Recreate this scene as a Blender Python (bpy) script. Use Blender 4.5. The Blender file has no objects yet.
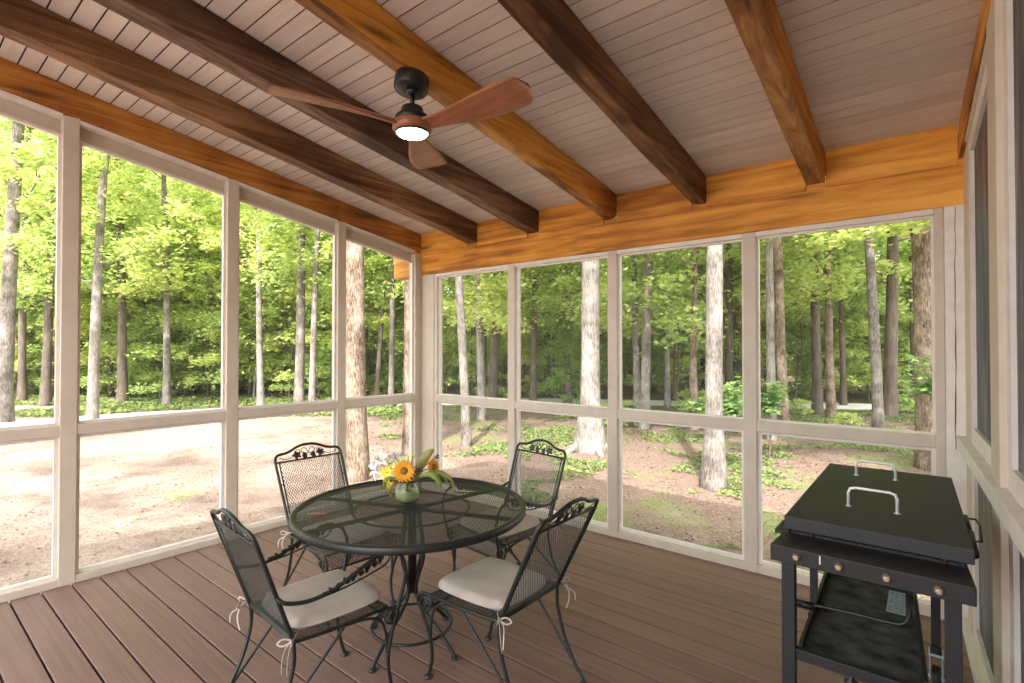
import bpy, math, random
from mathutils import Vector, Matrix, noise
random.seed(7)
C = bpy.context.scene.collection
SC = bpy.context.scene
R = math.radians

# ------------------------------------------------------------------ helpers
class MB:
    """collects shapes; build() links them as ONE mesh object"""
    def __init__(s):
        s.v = []; s.f = []; s.m = []; s.sm = []
    def add(s, vs, fs, mi=0, smooth=False):
        o = len(s.v); s.v += [tuple(v) for v in vs]
        for f in fs:
            s.f.append([i + o for i in f]); s.m.append(mi); s.sm.append(smooth)
    def box(s, x0, x1, y0, y1, z0, z1, mi=0, M=None):
        vs = [Vector((x, y, z)) for z in (z0, z1) for y in (y0, y1) for x in (x0, x1)]
        if M: vs = [M @ v for v in vs]
        s.add(vs, [(0,2,3,1),(4,5,7,6),(0,1,5,4),(2,6,7,3),(0,4,6,2),(1,3,7,5)], mi)
    def hexa(s, vs, mi=0):   # 8 corners, bottom four then top four, each ring ccw
        s.add(vs, [(3,2,1,0),(4,5,6,7),(0,1,5,4),(1,2,6,5),(2,3,7,6),(3,0,4,7)], mi)
    def tube(s, pts, r, n=8, closed=False, mi=0, cap=True, flat=None):
        pts = [Vector(p) for p in pts]; L = len(pts)
        if L < 2: return
        rr = r if isinstance(r, (list, tuple)) else [r] * L
        T = []
        for i in range(L):
            a = pts[(i - 1) % L] if (closed or i > 0) else pts[i]
            b = pts[(i + 1) % L] if (closed or i < L - 1) else pts[i]
            t = (b - a); T.append(t.normalized() if t.length > 1e-9 else Vector((0,0,1)))
        up = Vector((0,0,1)) if abs(T[0].z) < .9 else Vector((1,0,0))
        nrm = (up - T[0] * up.dot(T[0])).normalized(); vs = []
        for i in range(L):
            nrm = nrm - T[i] * nrm.dot(T[i])
            nrm = nrm.normalized() if nrm.length > 1e-6 else T[i].orthogonal().normalized()
            b = T[i].cross(nrm)
            for k in range(n):
                a = 2 * math.pi * k / n
                vs.append(pts[i] + (nrm * math.cos(a) + b * math.sin(a) * (flat or 1)) * rr[i])
        fs = []
        for i in range(L if closed else L - 1):
            j = (i + 1) % L
            for k in range(n):
                fs.append((i*n+k, i*n+(k+1)%n, j*n+(k+1)%n, j*n+k))
        if cap and not closed:
            fs.append(tuple(range(n))[::-1]); fs.append(tuple((L-1)*n+k for k in range(n)))
        s.add(vs, fs, mi, True)
    def lathe(s, prof, c=(0,0,0), n=32, mi=0, smooth=True):
        c = Vector(c); vs = []; fs = []
        for r, z in prof:
            for k in range(n):
                a = 2*math.pi*k/n; vs.append(c + Vector((r*math.cos(a), r*math.sin(a), z)))
        for i in range(len(prof)-1):
            for k in range(n):
                fs.append((i*n+k, i*n+(k+1)%n, (i+1)*n+(k+1)%n, (i+1)*n+k))
        s.add(vs, fs, mi, smooth)
    def build(s, name, mat, parent=None, bevel=0, seg=2, loc=None, autosmooth=False):
        me = bpy.data.meshes.new(name); me.from_pydata(s.v, [], s.f)
        mats = mat if isinstance(mat, (list, tuple)) else [mat]
        for m in mats: me.materials.append(m)
        me.polygons.foreach_set('material_index', s.m)
        me.polygons.foreach_set('use_smooth', s.sm)
        me.update()
        o = bpy.data.objects.new(name, me); C.objects.link(o)
        if parent: o.parent = parent
        if loc: o.location = loc
        if bevel:
            b = o.modifiers.new('b', 'BEVEL'); b.width = bevel; b.segments = seg; b.limit_method = 'ANGLE'; b.angle_limit = R(40)
        return o

def tag(o, label=None, cat=None, group=None, kind=None):
    if label: o['label'] = label
    if cat: o['category'] = cat
    if group: o['group'] = group
    if kind: o['kind'] = kind
    return o
def empty(name, loc=(0,0,0), rz=0, label=None, cat=None, group=None):
    o = bpy.data.objects.new(name, None); C.objects.link(o); o.location = loc; o.rotation_euler = (0,0,rz)
    o.empty_display_size = .1
    return tag(o, label, cat, group)
def copy_tree(o, parent=None):
    c = o.copy(); C.objects.link(c); c.parent = parent
    for ch in list(o.children): copy_tree(ch, c)
    return c
def spline(pts, n=8, closed=False):
    """Catmull-Rom through pts"""
    P = [Vector(p) for p in pts]; out = []; L = len(P)
    for i in range(L if closed else L - 1):
        if closed: a, b, c, d = P[(i-1)%L], P[i], P[(i+1)%L], P[(i+2)%L]
        else: a, b, c, d = P[max(i-1,0)], P[i], P[i+1], P[min(i+2,L-1)]
        for k in range(n):
            t = k / n
            out.append(.5*((2*b)+(c-a)*t+(2*a-5*b+4*c-d)*t*t+(3*b-a-3*c+d)*t**3))
    if not closed: out.append(P[-1])
    return out

# ------------------------------------------------------------------ materials
def new_mat(name):
    m = bpy.data.materials.new(name); m.use_nodes = True; nt = m.node_tree
    return m, nt, nt.nodes, nt.links, nt.nodes['Principled BSDF']
def simple(name, col, rough=.6, metal=0, spec=.5, noise_amt=0, scale=40, emit=None, bump=0):
    m, nt, N, L, b = new_mat(name)
    b.inputs['Base Color'].default_value = (*col, 1); b.inputs['Roughness'].default_value = rough
    b.inputs['Metallic'].default_value = metal; b.inputs['Specular IOR Level'].default_value = spec
    if noise_amt or bump:
        tc = N.new('ShaderNodeTexCoord'); nz = N.new('ShaderNodeTexNoise'); nz.inputs['Scale'].default_value = scale
        nz.inputs['Detail'].default_value = 5; L.new(tc.outputs['Object'], nz.inputs['Vector'])
        if noise_amt:
            r = N.new('ShaderNodeValToRGB'); r.color_ramp.elements[0].position = .3; r.color_ramp.elements[1].position = .7
            r.color_ramp.elements[0].color = (*[c*(1-noise_amt) for c in col], 1)
            r.color_ramp.elements[1].color = (*[min(1, c*(1+noise_amt)) for c in col], 1)
            L.new(nz.outputs['Fac'], r.inputs['Fac']); L.new(r.outputs['Color'], b.inputs['Base Color'])
        if bump:
            bp = N.new('ShaderNodeBump'); bp.inputs['Strength'].default_value = bump; bp.inputs['Distance'].default_value = .01
            L.new(nz.outputs['Fac'], bp.inputs['Height']); L.new(bp.outputs['Normal'], b.inputs['Normal'])
    if emit:
        b.inputs['Emission Color'].default_value = (*emit[0], 1); b.inputs['Emission Strength'].default_value = emit[1]
    return m
def wood(name, cols, stretch=(12, .7, 12), blotch=1.2, rough=.6, spec=.3, island=0, knots=True, bump=.25, pos=(.3,.5,.72), saw=None):
    """cols: dark, mid, light; grain along the axis with the small stretch"""
    m, nt, N, L, b = new_mat(name)
    b.inputs['Roughness'].default_value = rough; b.inputs['Specular IOR Level'].default_value = spec
    tc = N.new('ShaderNodeTexCoord'); mp = N.new('ShaderNodeMapping'); mp.inputs['Scale'].default_value = stretch
    L.new(tc.outputs['Object'], mp.inputs['Vector'])
    vec = mp.outputs['Vector']
    if island:
        g = N.new('ShaderNodeNewGeometry'); ad = N.new('ShaderNodeVectorMath'); ad.operation = 'ADD'
        sc = N.new('ShaderNodeVectorMath'); sc.operation = 'SCALE'; sc.inputs['Scale'].default_value = 37
        cb = N.new('ShaderNodeCombineXYZ')
        for k in range(3): L.new(g.outputs['Random Per Island'], cb.inputs[k])
        L.new(cb.outputs[0], sc.inputs[0]); L.new(vec, ad.inputs[0]); L.new(sc.outputs[0], ad.inputs[1]); vec = ad.outputs[0]
    n1 = N.new('ShaderNodeTexNoise'); n1.inputs['Scale'].default_value = 1.6; n1.inputs['Detail'].default_value = 8
    n1.inputs['Roughness'].default_value = .62; n1.inputs['Distortion'].default_value = .6
    L.new(vec, n1.inputs['Vector'])
    n2 = N.new('ShaderNodeTexNoise'); n2.inputs['Scale'].default_value = blotch; n2.inputs['Detail'].default_value = 4
    L.new(tc.outputs['Object'], n2.inputs['Vector'])
    mx = N.new('ShaderNodeMix'); mx.data_type = 'FLOAT'; mx.inputs[0].default_value = .42
    L.new(n1.outputs['Fac'], mx.inputs[2]); L.new(n2.outputs['Fac'], mx.inputs[3])
    fac = mx.outputs[0]
    r = N.new('ShaderNodeValToRGB'); e = r.color_ramp.elements
    e[0].position = pos[0]; e[0].color = (*cols[0], 1); e[1].position = pos[2]; e[1].color = (*cols[2], 1)
    k = e.new(pos[1]); k.color = (*cols[1], 1)
    L.new(fac, r.inputs['Fac']); col = r.outputs['Color']
    if knots:
        vo = N.new('ShaderNodeTexVoronoi'); vo.inputs['Scale'].default_value = 1.0; vo.inputs['Randomness'].default_value = 1
        mp2 = N.new('ShaderNodeMapping'); mp2.inputs['Scale'].default_value = [max(.9, min(6, s*.45)) for s in stretch]
        L.new(tc.outputs['Object'], mp2.inputs['Vector']); L.new(mp2.outputs['Vector'], vo.inputs['Vector'])
        rr = N.new('ShaderNodeValToRGB'); rr.color_ramp.elements[0].position = .05; rr.color_ramp.elements[0].color = (.35,.35,.35,1)
        rr.color_ramp.elements[1].position = .16; rr.color_ramp.elements[1].color = (1,1,1,1)
        L.new(vo.outputs['Distance'], rr.inputs['Fac'])
        mu = N.new('ShaderNodeMix'); mu.data_type = 'RGBA'; mu.blend_type = 'MULTIPLY'; mu.inputs[0].default_value = 1
        L.new(col, mu.inputs[6]); L.new(rr.outputs['Color'], mu.inputs[7]); col = mu.outputs[2]
    if saw:
        wv = N.new('ShaderNodeTexWave'); wv.bands_direction = saw; wv.inputs['Scale'].default_value = 28; wv.inputs['Distortion'].default_value = 2.5
        wv.inputs['Detail'].default_value = 3
        L.new(tc.outputs['Object'], wv.inputs['Vector'])
        rr = N.new('ShaderNodeValToRGB'); rr.color_ramp.elements[0].color = (.62,.62,.62,1); rr.color_ramp.elements[0].position = .2
        L.new(wv.outputs['Fac'], rr.inputs['Fac'])
        mu = N.new('ShaderNodeMix'); mu.data_type = 'RGBA'; mu.blend_type = 'MULTIPLY'; mu.inputs[0].default_value = .55
        L.new(col, mu.inputs[6]); L.new(rr.outputs['Color'], mu.inputs[7]); col = mu.outputs[2]
    if island:
        g = N.new('ShaderNodeNewGeometry'); mr = N.new('ShaderNodeMapRange'); mr.inputs[3].default_value = 1 - island; mr.inputs[4].default_value = 1 + island
        L.new(g.outputs['Random Per Island'], mr.inputs[0])
        hs = N.new('ShaderNodeHueSaturation'); L.new(mr.outputs[0], hs.inputs['Value']); L.new(col, hs.inputs['Color']); col = hs.outputs['Color']
    L.new(col, b.inputs['Base Color'])
    bp = N.new('ShaderNodeBump'); bp.inputs['Strength'].default_value = bump; bp.inputs['Distance'].default_value = .004
    L.new(n1.outputs['Fac'], bp.inputs['Height']); L.new(bp.outputs['Normal'], b.inputs['Normal'])
    return m
def leaf_mat(name, c1, c2, trans=.45, tcol=None):
    m, nt, N, L, b = new_mat(name); N.remove(b); out = N['Material Output']
    g = N.new('ShaderNodeNewGeometry'); r = N.new('ShaderNodeValToRGB')
    r.color_ramp.elements[0].color = (*c1, 1); r.color_ramp.elements[1].color = (*c2, 1)
    oi = N.new('ShaderNodeObjectInfo'); mm = N.new('ShaderNodeMath'); mm.operation = 'MULTIPLY_ADD'
    mm.inputs[1].default_value = .65
    m2 = N.new('ShaderNodeMath'); m2.operation = 'MULTIPLY'; m2.inputs[1].default_value = .35
    L.new(oi.outputs['Random'], m2.inputs[0]); L.new(m2.outputs[0], mm.inputs[2])
    L.new(g.outputs['Random Per Island'], mm.inputs[0]); L.new(mm.outputs[0], r.inputs['Fac'])
    d = N.new('ShaderNodeBsdfDiffuse'); t = N.new('ShaderNodeBsdfTranslucent')
    hs = N.new('ShaderNodeHueSaturation'); hs.inputs['Value'].default_value = 1.25; hs.inputs['Hue'].default_value = .485
    L.new(r.outputs['Color'], d.inputs['Color']); L.new(r.outputs['Color'], hs.inputs['Color']); L.new(hs.outputs['Color'], t.inputs['Color'])
    x = N.new('ShaderNodeMixShader'); x.inputs[0].default_value = trans
    L.new(d.outputs[0], x.inputs[1]); L.new(t.outputs[0], x.inputs[2]); L.new(x.outputs[0], out.inputs['Surface'])
    return m

ORANGE = wood('orange_stained_pine', [(.30,.10,.014),(.62,.255,.035),(.86,.42,.075)], knots=True, saw='Y', pos=(.38,.5,.62))
AMBER = wood('amber_stained_rough_pine', [(.12,.042,.010),(.42,.165,.030),(.66,.31,.065)], knots=True, saw='Y', blotch=2.2, pos=(.36,.5,.64))
ORANGEX = wood('orange_stained_pine_across', [(.34,.12,.018),(.66,.285,.04),(.88,.45,.08)], stretch=(.7,12,12), knots=True, pos=(.38,.5,.62))
BROWN = wood('walnut_stained_rough_wood', [(.075,.032,.013),(.21,.098,.04),(.42,.23,.105)], knots=True, saw='Y', pos=(.38,.5,.62))
DARK = wood('dark_stained_rough_wood', [(.035,.018,.012),(.115,.062,.037),(.30,.18,.11)], knots=True, saw='Y', pos=(.38,.5,.62))
BLEND = wood('amber_brown_stain_and_shade', [(.09,.035,.012),(.33,.15,.05),(.62,.33,.10)], knots=True, saw='Y', blotch=2.0, pos=(.38,.5,.62))  # rafter undersides: brown stain, with their shade painted into the colour too
CEIL = wood('whitewashed_ceiling_boards', [(.54,.475,.42),(.64,.575,.52),(.72,.66,.61)], stretch=(.9,14,14), island=.09, knots=False, blotch=2.2, bump=.12, rough=.7)
DECK = wood('reddish_brown_composite_decking', [(.165,.092,.075),(.225,.132,.11),(.29,.18,.152)], stretch=(.8,30,30), island=.09, knots=False, blotch=.9, bump=.2, rough=.55, spec=.35, pos=(.32,.5,.68))
PAINT = simple('cream_painted_wood', (.58,.50,.395), rough=.55, noise_amt=.06, scale=9, bump=.1)
PAINTW = simple('white_painted_wood', (.74,.69,.62), rough=.5, noise_amt=.07, scale=14, bump=.15)
GAP = simple('dark_gap', (.025,.018,.014), rough=.9)
IRON = simple('dark_green_wrought_iron', (.016,.020,.017), rough=.42, spec=.5, noise_amt=.25, scale=60)
IRONMESH = simple('dark_green_expanded_metal', (.034,.042,.034), rough=.5, spec=.5)
CUSH = simple('greige_cushion_fabric', (.54,.48,.42), rough=.95, spec=.1, noise_amt=.10, scale=9, bump=.25)
BLACKM = simple('matte_black_metal', (.012,.011,.011), rough=.4, spec=.5)
GRILLBLK = simple('black_powder_coat', (.020,.020,.021), rough=.5, spec=.4, noise_amt=.3, scale=180, bump=.05)
GRILLTOP = simple('black_powder_coat_lid', (.046,.048,.049), rough=.6, spec=.25, noise_amt=.3, scale=240, bump=.05)
RUST = simple('greasy_rusty_steel', (.09,.035,.015), rough=.6, noise_amt=.7, scale=30)
DUST = simple('dusty_black_steel', (.075,.075,.072), rough=.75, spec=.2, noise_amt=.7, scale=14)
CHROME = simple('brushed_steel', (.75,.74,.72), rough=.28, metal=1)
ALU = simple('white_metal_handle', (.78,.78,.77), rough=.3, metal=.3)
KNOB = simple('worn_bronze_knob', (.42,.33,.25), rough=.35, metal=.7)
STICK = simple('pale_sticker', (.42,.50,.56), rough=.5)
BLUEGREY = simple('sticker_print', (.20,.28,.36), rough=.5)
GALV = simple('galvanised_caster', (.45,.55,.60), rough=.35, metal=.6)
RUBBER = simple('black_rubber', (.012,.014,.014), rough=.7)
BLADE = wood('walnut_fan_blade', [(.16,.055,.025),(.31,.115,.052),(.42,.19,.10)], stretch=(1.2,22,22), knots=False, blotch=2, bump=.05, rough=.32, spec=.5)
BARKG = wood('grey_tree_bark', [(.075,.062,.053),(.18,.155,.135),(.33,.295,.265)], stretch=(30,30,6), knots=False, blotch=3.5, pos=(.38,.5,.62), bump=1.0, rough=.95, spec=.1)
BARKP = wood('pale_tree_bark', [(.10,.085,.072),(.22,.195,.172),(.36,.33,.305)], stretch=(26,26,5), knots=False, blotch=3.0, pos=(.38,.5,.62), bump=1.0, rough=.95, spec=.1)
BARKB = wood('brown_furrowed_bark', [(.06,.04,.028),(.20,.145,.105),(.38,.295,.23)], stretch=(34,34,7), knots=False, blotch=3.5, pos=(.40,.5,.60), bump=1.0, rough=.95, spec=.1)
BARKD = wood('dark_tree_bark', [(.055,.042,.032),(.13,.10,.08),(.24,.20,.16)], stretch=(9,9,1.6), knots=False, blotch=1.5, bump=1.0, rough=.95, spec=.1)
LEAF = leaf_mat('bright_green_leaves', (.30,.45,.11), (.78,.82,.34), .52)
LEAF2 = leaf_mat('mid_green_leaves', (.22,.38,.10), (.62,.70,.29), .52)
LEAFN = leaf_mat('near_green_leaves', (.13,.25,.07), (.30,.42,.14), .4)
GRASS = leaf_mat('ground_cover_leaves', (.10,.17,.05), (.31,.36,.13), .3)
LITTER = leaf_mat('dry_leaf_litter', (.14,.075,.05), (.42,.30,.22), .1)

# insect screen: fine woven cloth that lets most light through
def screen_mat():
    m, nt, N, L, b = new_mat('insect_screen'); N.remove(b); out = N['Material Output']
    d = N.new('ShaderNodeBsdfDiffuse'); d.inputs['Color'].default_value = (.42,.42,.40,1)
    t = N.new('ShaderNodeBsdfTransparent'); x = N.new('ShaderNodeMixShader'); x.inputs[0].default_value = .085
    L.new(t.outputs[0], x.inputs[1]); L.new(d.outputs[0], x.inputs[2]); L.new(x.outputs[0], out.inputs['Surface'])
    return m
SCREEN = screen_mat()
def vinyl_mat():
    m, nt, N, L, b = new_mat('dark_vinyl_painted_reflections')
    tc = N.new('ShaderNodeTexCoord'); mp = N.new('ShaderNodeMapping'); mp.inputs['Scale'].default_value = (6,6,.7)
    n = N.new('ShaderNodeTexNoise'); n.inputs['Scale'].default_value = 3; n.inputs['Detail'].default_value = 4
    r = N.new('ShaderNodeValToRGB'); e = r.color_ramp.elements
    e[0].position = .45; e[0].color = (.05,.053,.072,1); e[1].position = .80; e[1].color = (.24,.25,.28,1)  # pale streaks paint reflection smears into the dark panel colour
    L.new(tc.outputs['Object'], mp.inputs['Vector']); L.new(mp.outputs[0], n.inputs['Vector']); L.new(n.outputs['Fac'], r.inputs['Fac'])
    L.new(r.outputs['Color'], b.inputs['Base Color']); b.inputs['Roughness'].default_value = .5
    return m
VINYL = vinyl_mat()
def ground_mat():
    m, nt, N, L, b = new_mat('sandy_forest_ground')
    b.inputs['Roughness'].default_value = .95; b.inputs['Specular IOR Level'].default_value = .1
    tc = N.new('ShaderNodeTexCoord')
    def nz(sc, det=6, vec=None, ro=.6):
        n = N.new('ShaderNodeTexNoise'); n.inputs['Scale'].default_value = sc; n.inputs['Detail'].default_value = det
        n.inputs['Roughness'].default_value = ro
        L.new(vec or tc.outputs['Object'], n.inputs['Vector']); return n.outputs['Fac']
    def ramp(f, stops):
        r = N.new('ShaderNodeValToRGB'); e = r.color_ramp.elements
        e[0].position, e[0].color = stops[0][0], (*stops[0][1], 1); e[1].position, e[1].color = stops[-1][0], (*stops[-1][1], 1)
        for p, c in stops[1:-1]:
            k = e.new(p); k.color = (*c, 1)
        L.new(f, r.inputs['Fac']); return r.outputs['Color']
    def mix(f, a, c, bl='MIX'):
        x = N.new('ShaderNodeMix'); x.data_type = 'RGBA'; x.blend_type = bl
        if isinstance(f, float): x.inputs[0].default_value = f
        else: L.new(f, x.inputs[0])
        L.new(a, x.inputs[6]); L.new(c, x.inputs[7]); return x.outputs[2]
    fine = ramp(nz(26, 8, ro=.75), [(.30,(.13,.085,.065)),(.45,(.29,.21,.17)),(.64,(.41,.34,.29))])
    mulch = ramp(nz(34, 8, ro=.8), [(.30,(.07,.045,.038)),(.5,(.20,.135,.11)),(.72,(.42,.33,.28))])
    g = ramp(nz(30, 6), [(.3,(.08,.14,.03)),(.7,(.28,.36,.10))])
    # mulch dominates towards the woods behind the back wall, sand in the left clearing
    sp = N.new('ShaderNodeSeparateXYZ'); L.new(tc.outputs['Object'], sp.inputs[0])
    ma = N.new('ShaderNodeMath'); ma.operation = 'MULTIPLY_ADD'; ma.inputs[1].default_value = .55; L.new(sp.outputs['X'], ma.inputs[0]); L.new(sp.outputs['Y'], ma.inputs[2])
    mr = N.new('ShaderNodeMapRange'); mr.inputs[1].default_value = -2.0; mr.inputs[2].default_value = 5.5; mr.inputs[3].default_value = -.09; mr.inputs[4].default_value = .20
    L.new(ma.outputs[0], mr.inputs[0])
    s = N.new('ShaderNodeMath'); s.operation = 'ADD'; L.new(nz(.9, 5), s.inputs[0]); L.new(mr.outputs[0], s.inputs[1])
    f1 = ramp(s.outputs[0], [(.44,(0,0,0)),(.60,(1,1,1))])
    col = mix(f1, fine, mulch)
    s2 = N.new('ShaderNodeMath'); s2.operation = 'MULTIPLY_ADD'; s2.inputs[1].default_value = .5; L.new(mr.outputs[0], s2.inputs[0]); L.new(nz(.6, 6), s2.inputs[2])
    f2 = ramp(s2.outputs[0], [(.62,(0,0,0)),(.72,(.7,.7,.7))])
    col = mix(f2, col, g)
    L.new(col, b.inputs['Base Color'])
    bp = N.new('ShaderNodeBump'); bp.inputs['Strength'].default_value = .8; bp.inputs['Distance'].default_value = .03
    L.new(nz(22, 8), bp.inputs['Height']); L.new(bp.outputs['Normal'], b.inputs['Normal'])
    return m
GROUND = ground_mat()
GRAVEL = simple('pale_gravel', (.66,.63,.60), rough=.95, noise_amt=.18, scale=20, bump=.4)

# ------------------------------------------------------------------ camera: 88 degree wide lens in the porch corner by the right wall
YAW, PITCH, CH, FPX = R(38.97), R(.72), 1.5, 520.
cam = bpy.data.objects.new('camera', bpy.data.cameras.new('camera')); C.objects.link(cam)
cam.location = (0,0,CH); cam.rotation_euler = (R(90)+PITCH, 0, YAW)
cam.data.sensor_width = 36; cam.data.lens = FPX/1024*36; cam.data.clip_start = .02; cam.data.clip_end = 400
SC.camera = cam
def spot(px, d, z=-.5):
    """world point on the ground, d metres ahead, in the direction seen at column px"""
    u = (px-512)/FPX
    return Vector((u*d*math.cos(YAW)-d*math.sin(YAW), u*d*math.sin(YAW)+d*math.cos(YAW), z))

# ------------------------------------------------------------------ room shell
XL, YB, YF = -4.263, 3.73, -2.6
SL = .154
def uz(y): return 2.53 + SL*(YB-y)       # underside of the rafters
def cz(y): return 2.72 + SL*(YB-y)       # ceiling boards
tn = [0]
def trim(mb, mat=PAINT, bevel=.003):
    tn[0] += 1
    return tag(mb.build('trim_%d' % tn[0], mat, bevel=bevel), kind='structure')
# floor
m = MB(); y = YB + .04; W = .143
off = .536 - .143*30
k = 0
ys = []
yy = .536 + .143*23
while yy > YF: ys.append(yy); yy -= .143
for a in ys:
    m.box(XL-.02, 1.2, a-.143+.0045, a-.0045, -.03, 0)
m2 = m.build('floor', [DECK, GAP], bevel=.0025, seg=1); tag(m2, kind='structure')
m = MB(); m.box(XL-.02, 1.2, YF, YB+.1, -.28, -.034); g = m.build('deck_joists', GAP, parent=m2)
m = MB(); m.box(XL-.12, XL-.021, YF, YB+.2, -.3, -.04); m.box(XL-.12, 1.2, YB+.1, YB+.2, -.3, -.04)
tag(m.build('trim_90', PAINT, bevel=.004), kind='structure')
# ceiling boards
m = MB(); yy = .546 + .0915*36
while yy > YF-.3:
    a0, a1 = yy-.0915+.0042, yy-.0042
    m.hexa([(XL-.35,a0,cz(a0)),(1.3,a0,cz(a0)),(1.3,a1,cz(a1)),(XL-.35,a1,cz(a1)),
            (XL-.35,a0,cz(a0)+.005),(1.3,a0,cz(a0)+.005),(1.3,a1,cz(a1)+.005),(XL-.35,a1,cz(a1)+.005)])
    yy -= .0915
ce = tag(m.build('ceiling', CEIL), kind='structure')
m = MB(); a0, a1 = YF-.4, YB+.35
m.hexa([(XL-.4,a0,cz(a0)+.006),(1.4,a0,cz(a0)+.006),(1.4,a1,cz(a1)+.006),(XL-.4,a1,cz(a1)+.006),
        (XL-.4,a0,cz(a0)+.12),(1.4,a0,cz(a0)+.12),(1.4,a1,cz(a1)+.12),(XL-.4,a1,cz(a1)+.12)])
m.build('roof_deck', GAP, parent=ce)

# rafters, each with rough wavy edges
def beam(name, p0, p1, w, h, mat, label, bevel=.006, jit=.004, seg=26, seed=0, wane=0, under=None):
    """p0,p1: middle of the underside at both ends"""
    p0, p1 = Vector(p0), Vector(p1); d = p1-p0; side = Vector((d.y,-d.x,0)).normalized()
    up = Vector((0,0,1)); m = MB(); vs = []; fs = []
    prof = [(-.5,.0),(.5,.0),(.5,1),(-.5,1)]
    if wane: prof = [(-.5,.10*wane),(-.38,.0),(.36,.0),(.5,.16*wane),(.56,.5),(.5,1),(-.5,1),(-.52,.5)]
    n = len(prof)
    for i in range(seg+1):
        c = p0 + d*i/seg
        for k, (a, b) in enumerate(prof):
            j = noise.noise(Vector((i*.35, k*7.3, seed*3.1)))*jit*2
            j2 = noise.noise(Vector((i*.3, k*5.3+9, seed*2.1)))*jit*1.5
            vs.append(c + side*(a*w+j) + up*(b*h + (j2 if b < .9 else 0)))
    for i in range(seg):
        for k in range(n): fs.append((i*n+k, (i+1)*n+k, (i+1)*n+(k+1)%n, i*n+(k+1)%n))
    fs.append(tuple(range(n))); fs.append(tuple(seg*n+k for k in range(n))[::-1])
    m.add(vs, fs, 0, bool(wane))
    if under:
        low = (0, 1, 2) if wane else (0,)
        for i in range(seg):
            for k in range(n):
                if k in low[:3] and (not wane or k <= 1): m.m[i*n+k] = 1
        mat = [mat, under]
    o = m.build(name, mat, bevel=bevel)
    return tag(o, label, 'beam')
def rafter(x0, x1, xe0, xe1, mat, label, **k):
    """x range at the back wall and at the house end"""
    b = YB-.002; e = YF
    o = beam('rafter', ((xe0+xe1)/2, e, uz(e)), ((x0+x1)/2, b, uz(b)), x1-x0, .187, mat, label, **k)
    o['group'] = 'rafters under the porch ceiling'
    return o
rafter(-4.42,-4.268,-4.42,-4.262, AMBER, 'orange-stained sloping rafter running along the top of the left screen wall', seed=1)
rafter(-3.573,-3.448,-3.573,-3.448, BROWN, 'walnut-brown rough rafter next to the orange one on the left wall', seed=2)
rafter(-2.83,-2.706,-2.83,-2.706, DARK, 'darkest charcoal-brown rough rafter passing behind the fan blades', seed=3)
rafter(-2.055,-1.945,-2.055,-1.935, ORANGE, 'bright orange round-edged log rafter that the ceiling fan hangs from', seed=4, wane=1, jit=.006, under=BLEND)
rafter(-1.34,-1.24,-1.31,-1.19, BROWN, 'brown weathered rafter between the fan rafter and the narrow amber rafter', seed=5, jit=.006)
rafter(-.615,-.51,-.56,-.44, ORANGE, 'narrow rafter with mottled amber-brown underside, stain plus painted shade, right of the ceiling middle', seed=6, jit=.005, under=BLEND)
rafter(.118,.24,.40,.52, ORANGE, 'orange rafter along the top of the right wall above the griddle', seed=7, under=BLEND)
# header beam over the back wall and blocking between the rafters
o = beam('header_beam', (-4.74, YB+.07, 2.28), (.165, YB+.07, 2.28), .14, .256, ORANGEX, 'long orange timber header beam across the top of the back screen wall', seed=9, seg=40, jit=.003)
blk = [(-4.262,-3.575,'blocking board at the left corner, between the two leftmost rafters'),
       (-3.446,-2.832,'blocking board between the walnut rafter and the darkest rafter'),
       (-2.704,-2.057,'blocking board between the darkest rafter and the fan rafter'),
       (-1.943,-1.342,'blocking board between the fan rafter and the brown weathered rafter'),
       (-1.238,-.617,'blocking board between the brown weathered rafter and the narrow amber rafter'),
       (-.508,.116,'knotty blocking board at the right end of the header')]
for i, (a, b, t) in enumerate(blk):
    m = MB(); m.box(a, b, YB-.012, YB+.04, 2.496, 2.722)
    tag(m.build('blocking_board', ORANGEX, bevel=.004), 'orange ' + t, 'board', 'blocking boards on top of the header beam')

# framed screens -----------------------------------------------------
wn = [0]
def window(corners, nrm, mat=SCREEN, w=.028, dep=.03, tmat=PAINTW):
    """corners ccw seen from the room; a slim stop frame with the screen in it"""
    wn[0] += 1; P = [Vector(c) for c in corners]; nrm = Vector(nrm).normalized()
    cen = sum(P, Vector())/4; L_ = len(P)
    # inset polygon
    Q = []
    for i in range(L_):
        a = (P[i-1]-P[i]).normalized(); b = (P[(i+1)%L_]-P[i]).normalized()
        sn = a.cross(b).length; Q.append(P[i] + (a+b)*(w/max(.3, sn)))
    m = MB(); n = L_
    vs = [p - nrm*0 for p in P] + Q + [p + nrm*dep for p in P] + [q + nrm*dep for q in Q]
    fs = []
    for i in range(n):
        j = (i+1) % n
        fs += [(i, j, n+j, n+i), (2*n+i, 3*n+i, 3*n+j, 2*n+j), (n+i, n+j, 3*n+j, 3*n+i), (i, 2*n+i, 2*n+j, j)]
    m.add(vs, fs)
    o = tag(m.build('window_%d' % wn[0], tmat), kind='structure')
    m = MB(); e = dep*.5
    vs = [q + nrm*e for q in Q]; m.add(vs, [tuple(range(n))])
    m.build('screen', mat, parent=o)
    return o

RZ0, RZ1 = .945, 1.01       # mid rail
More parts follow.
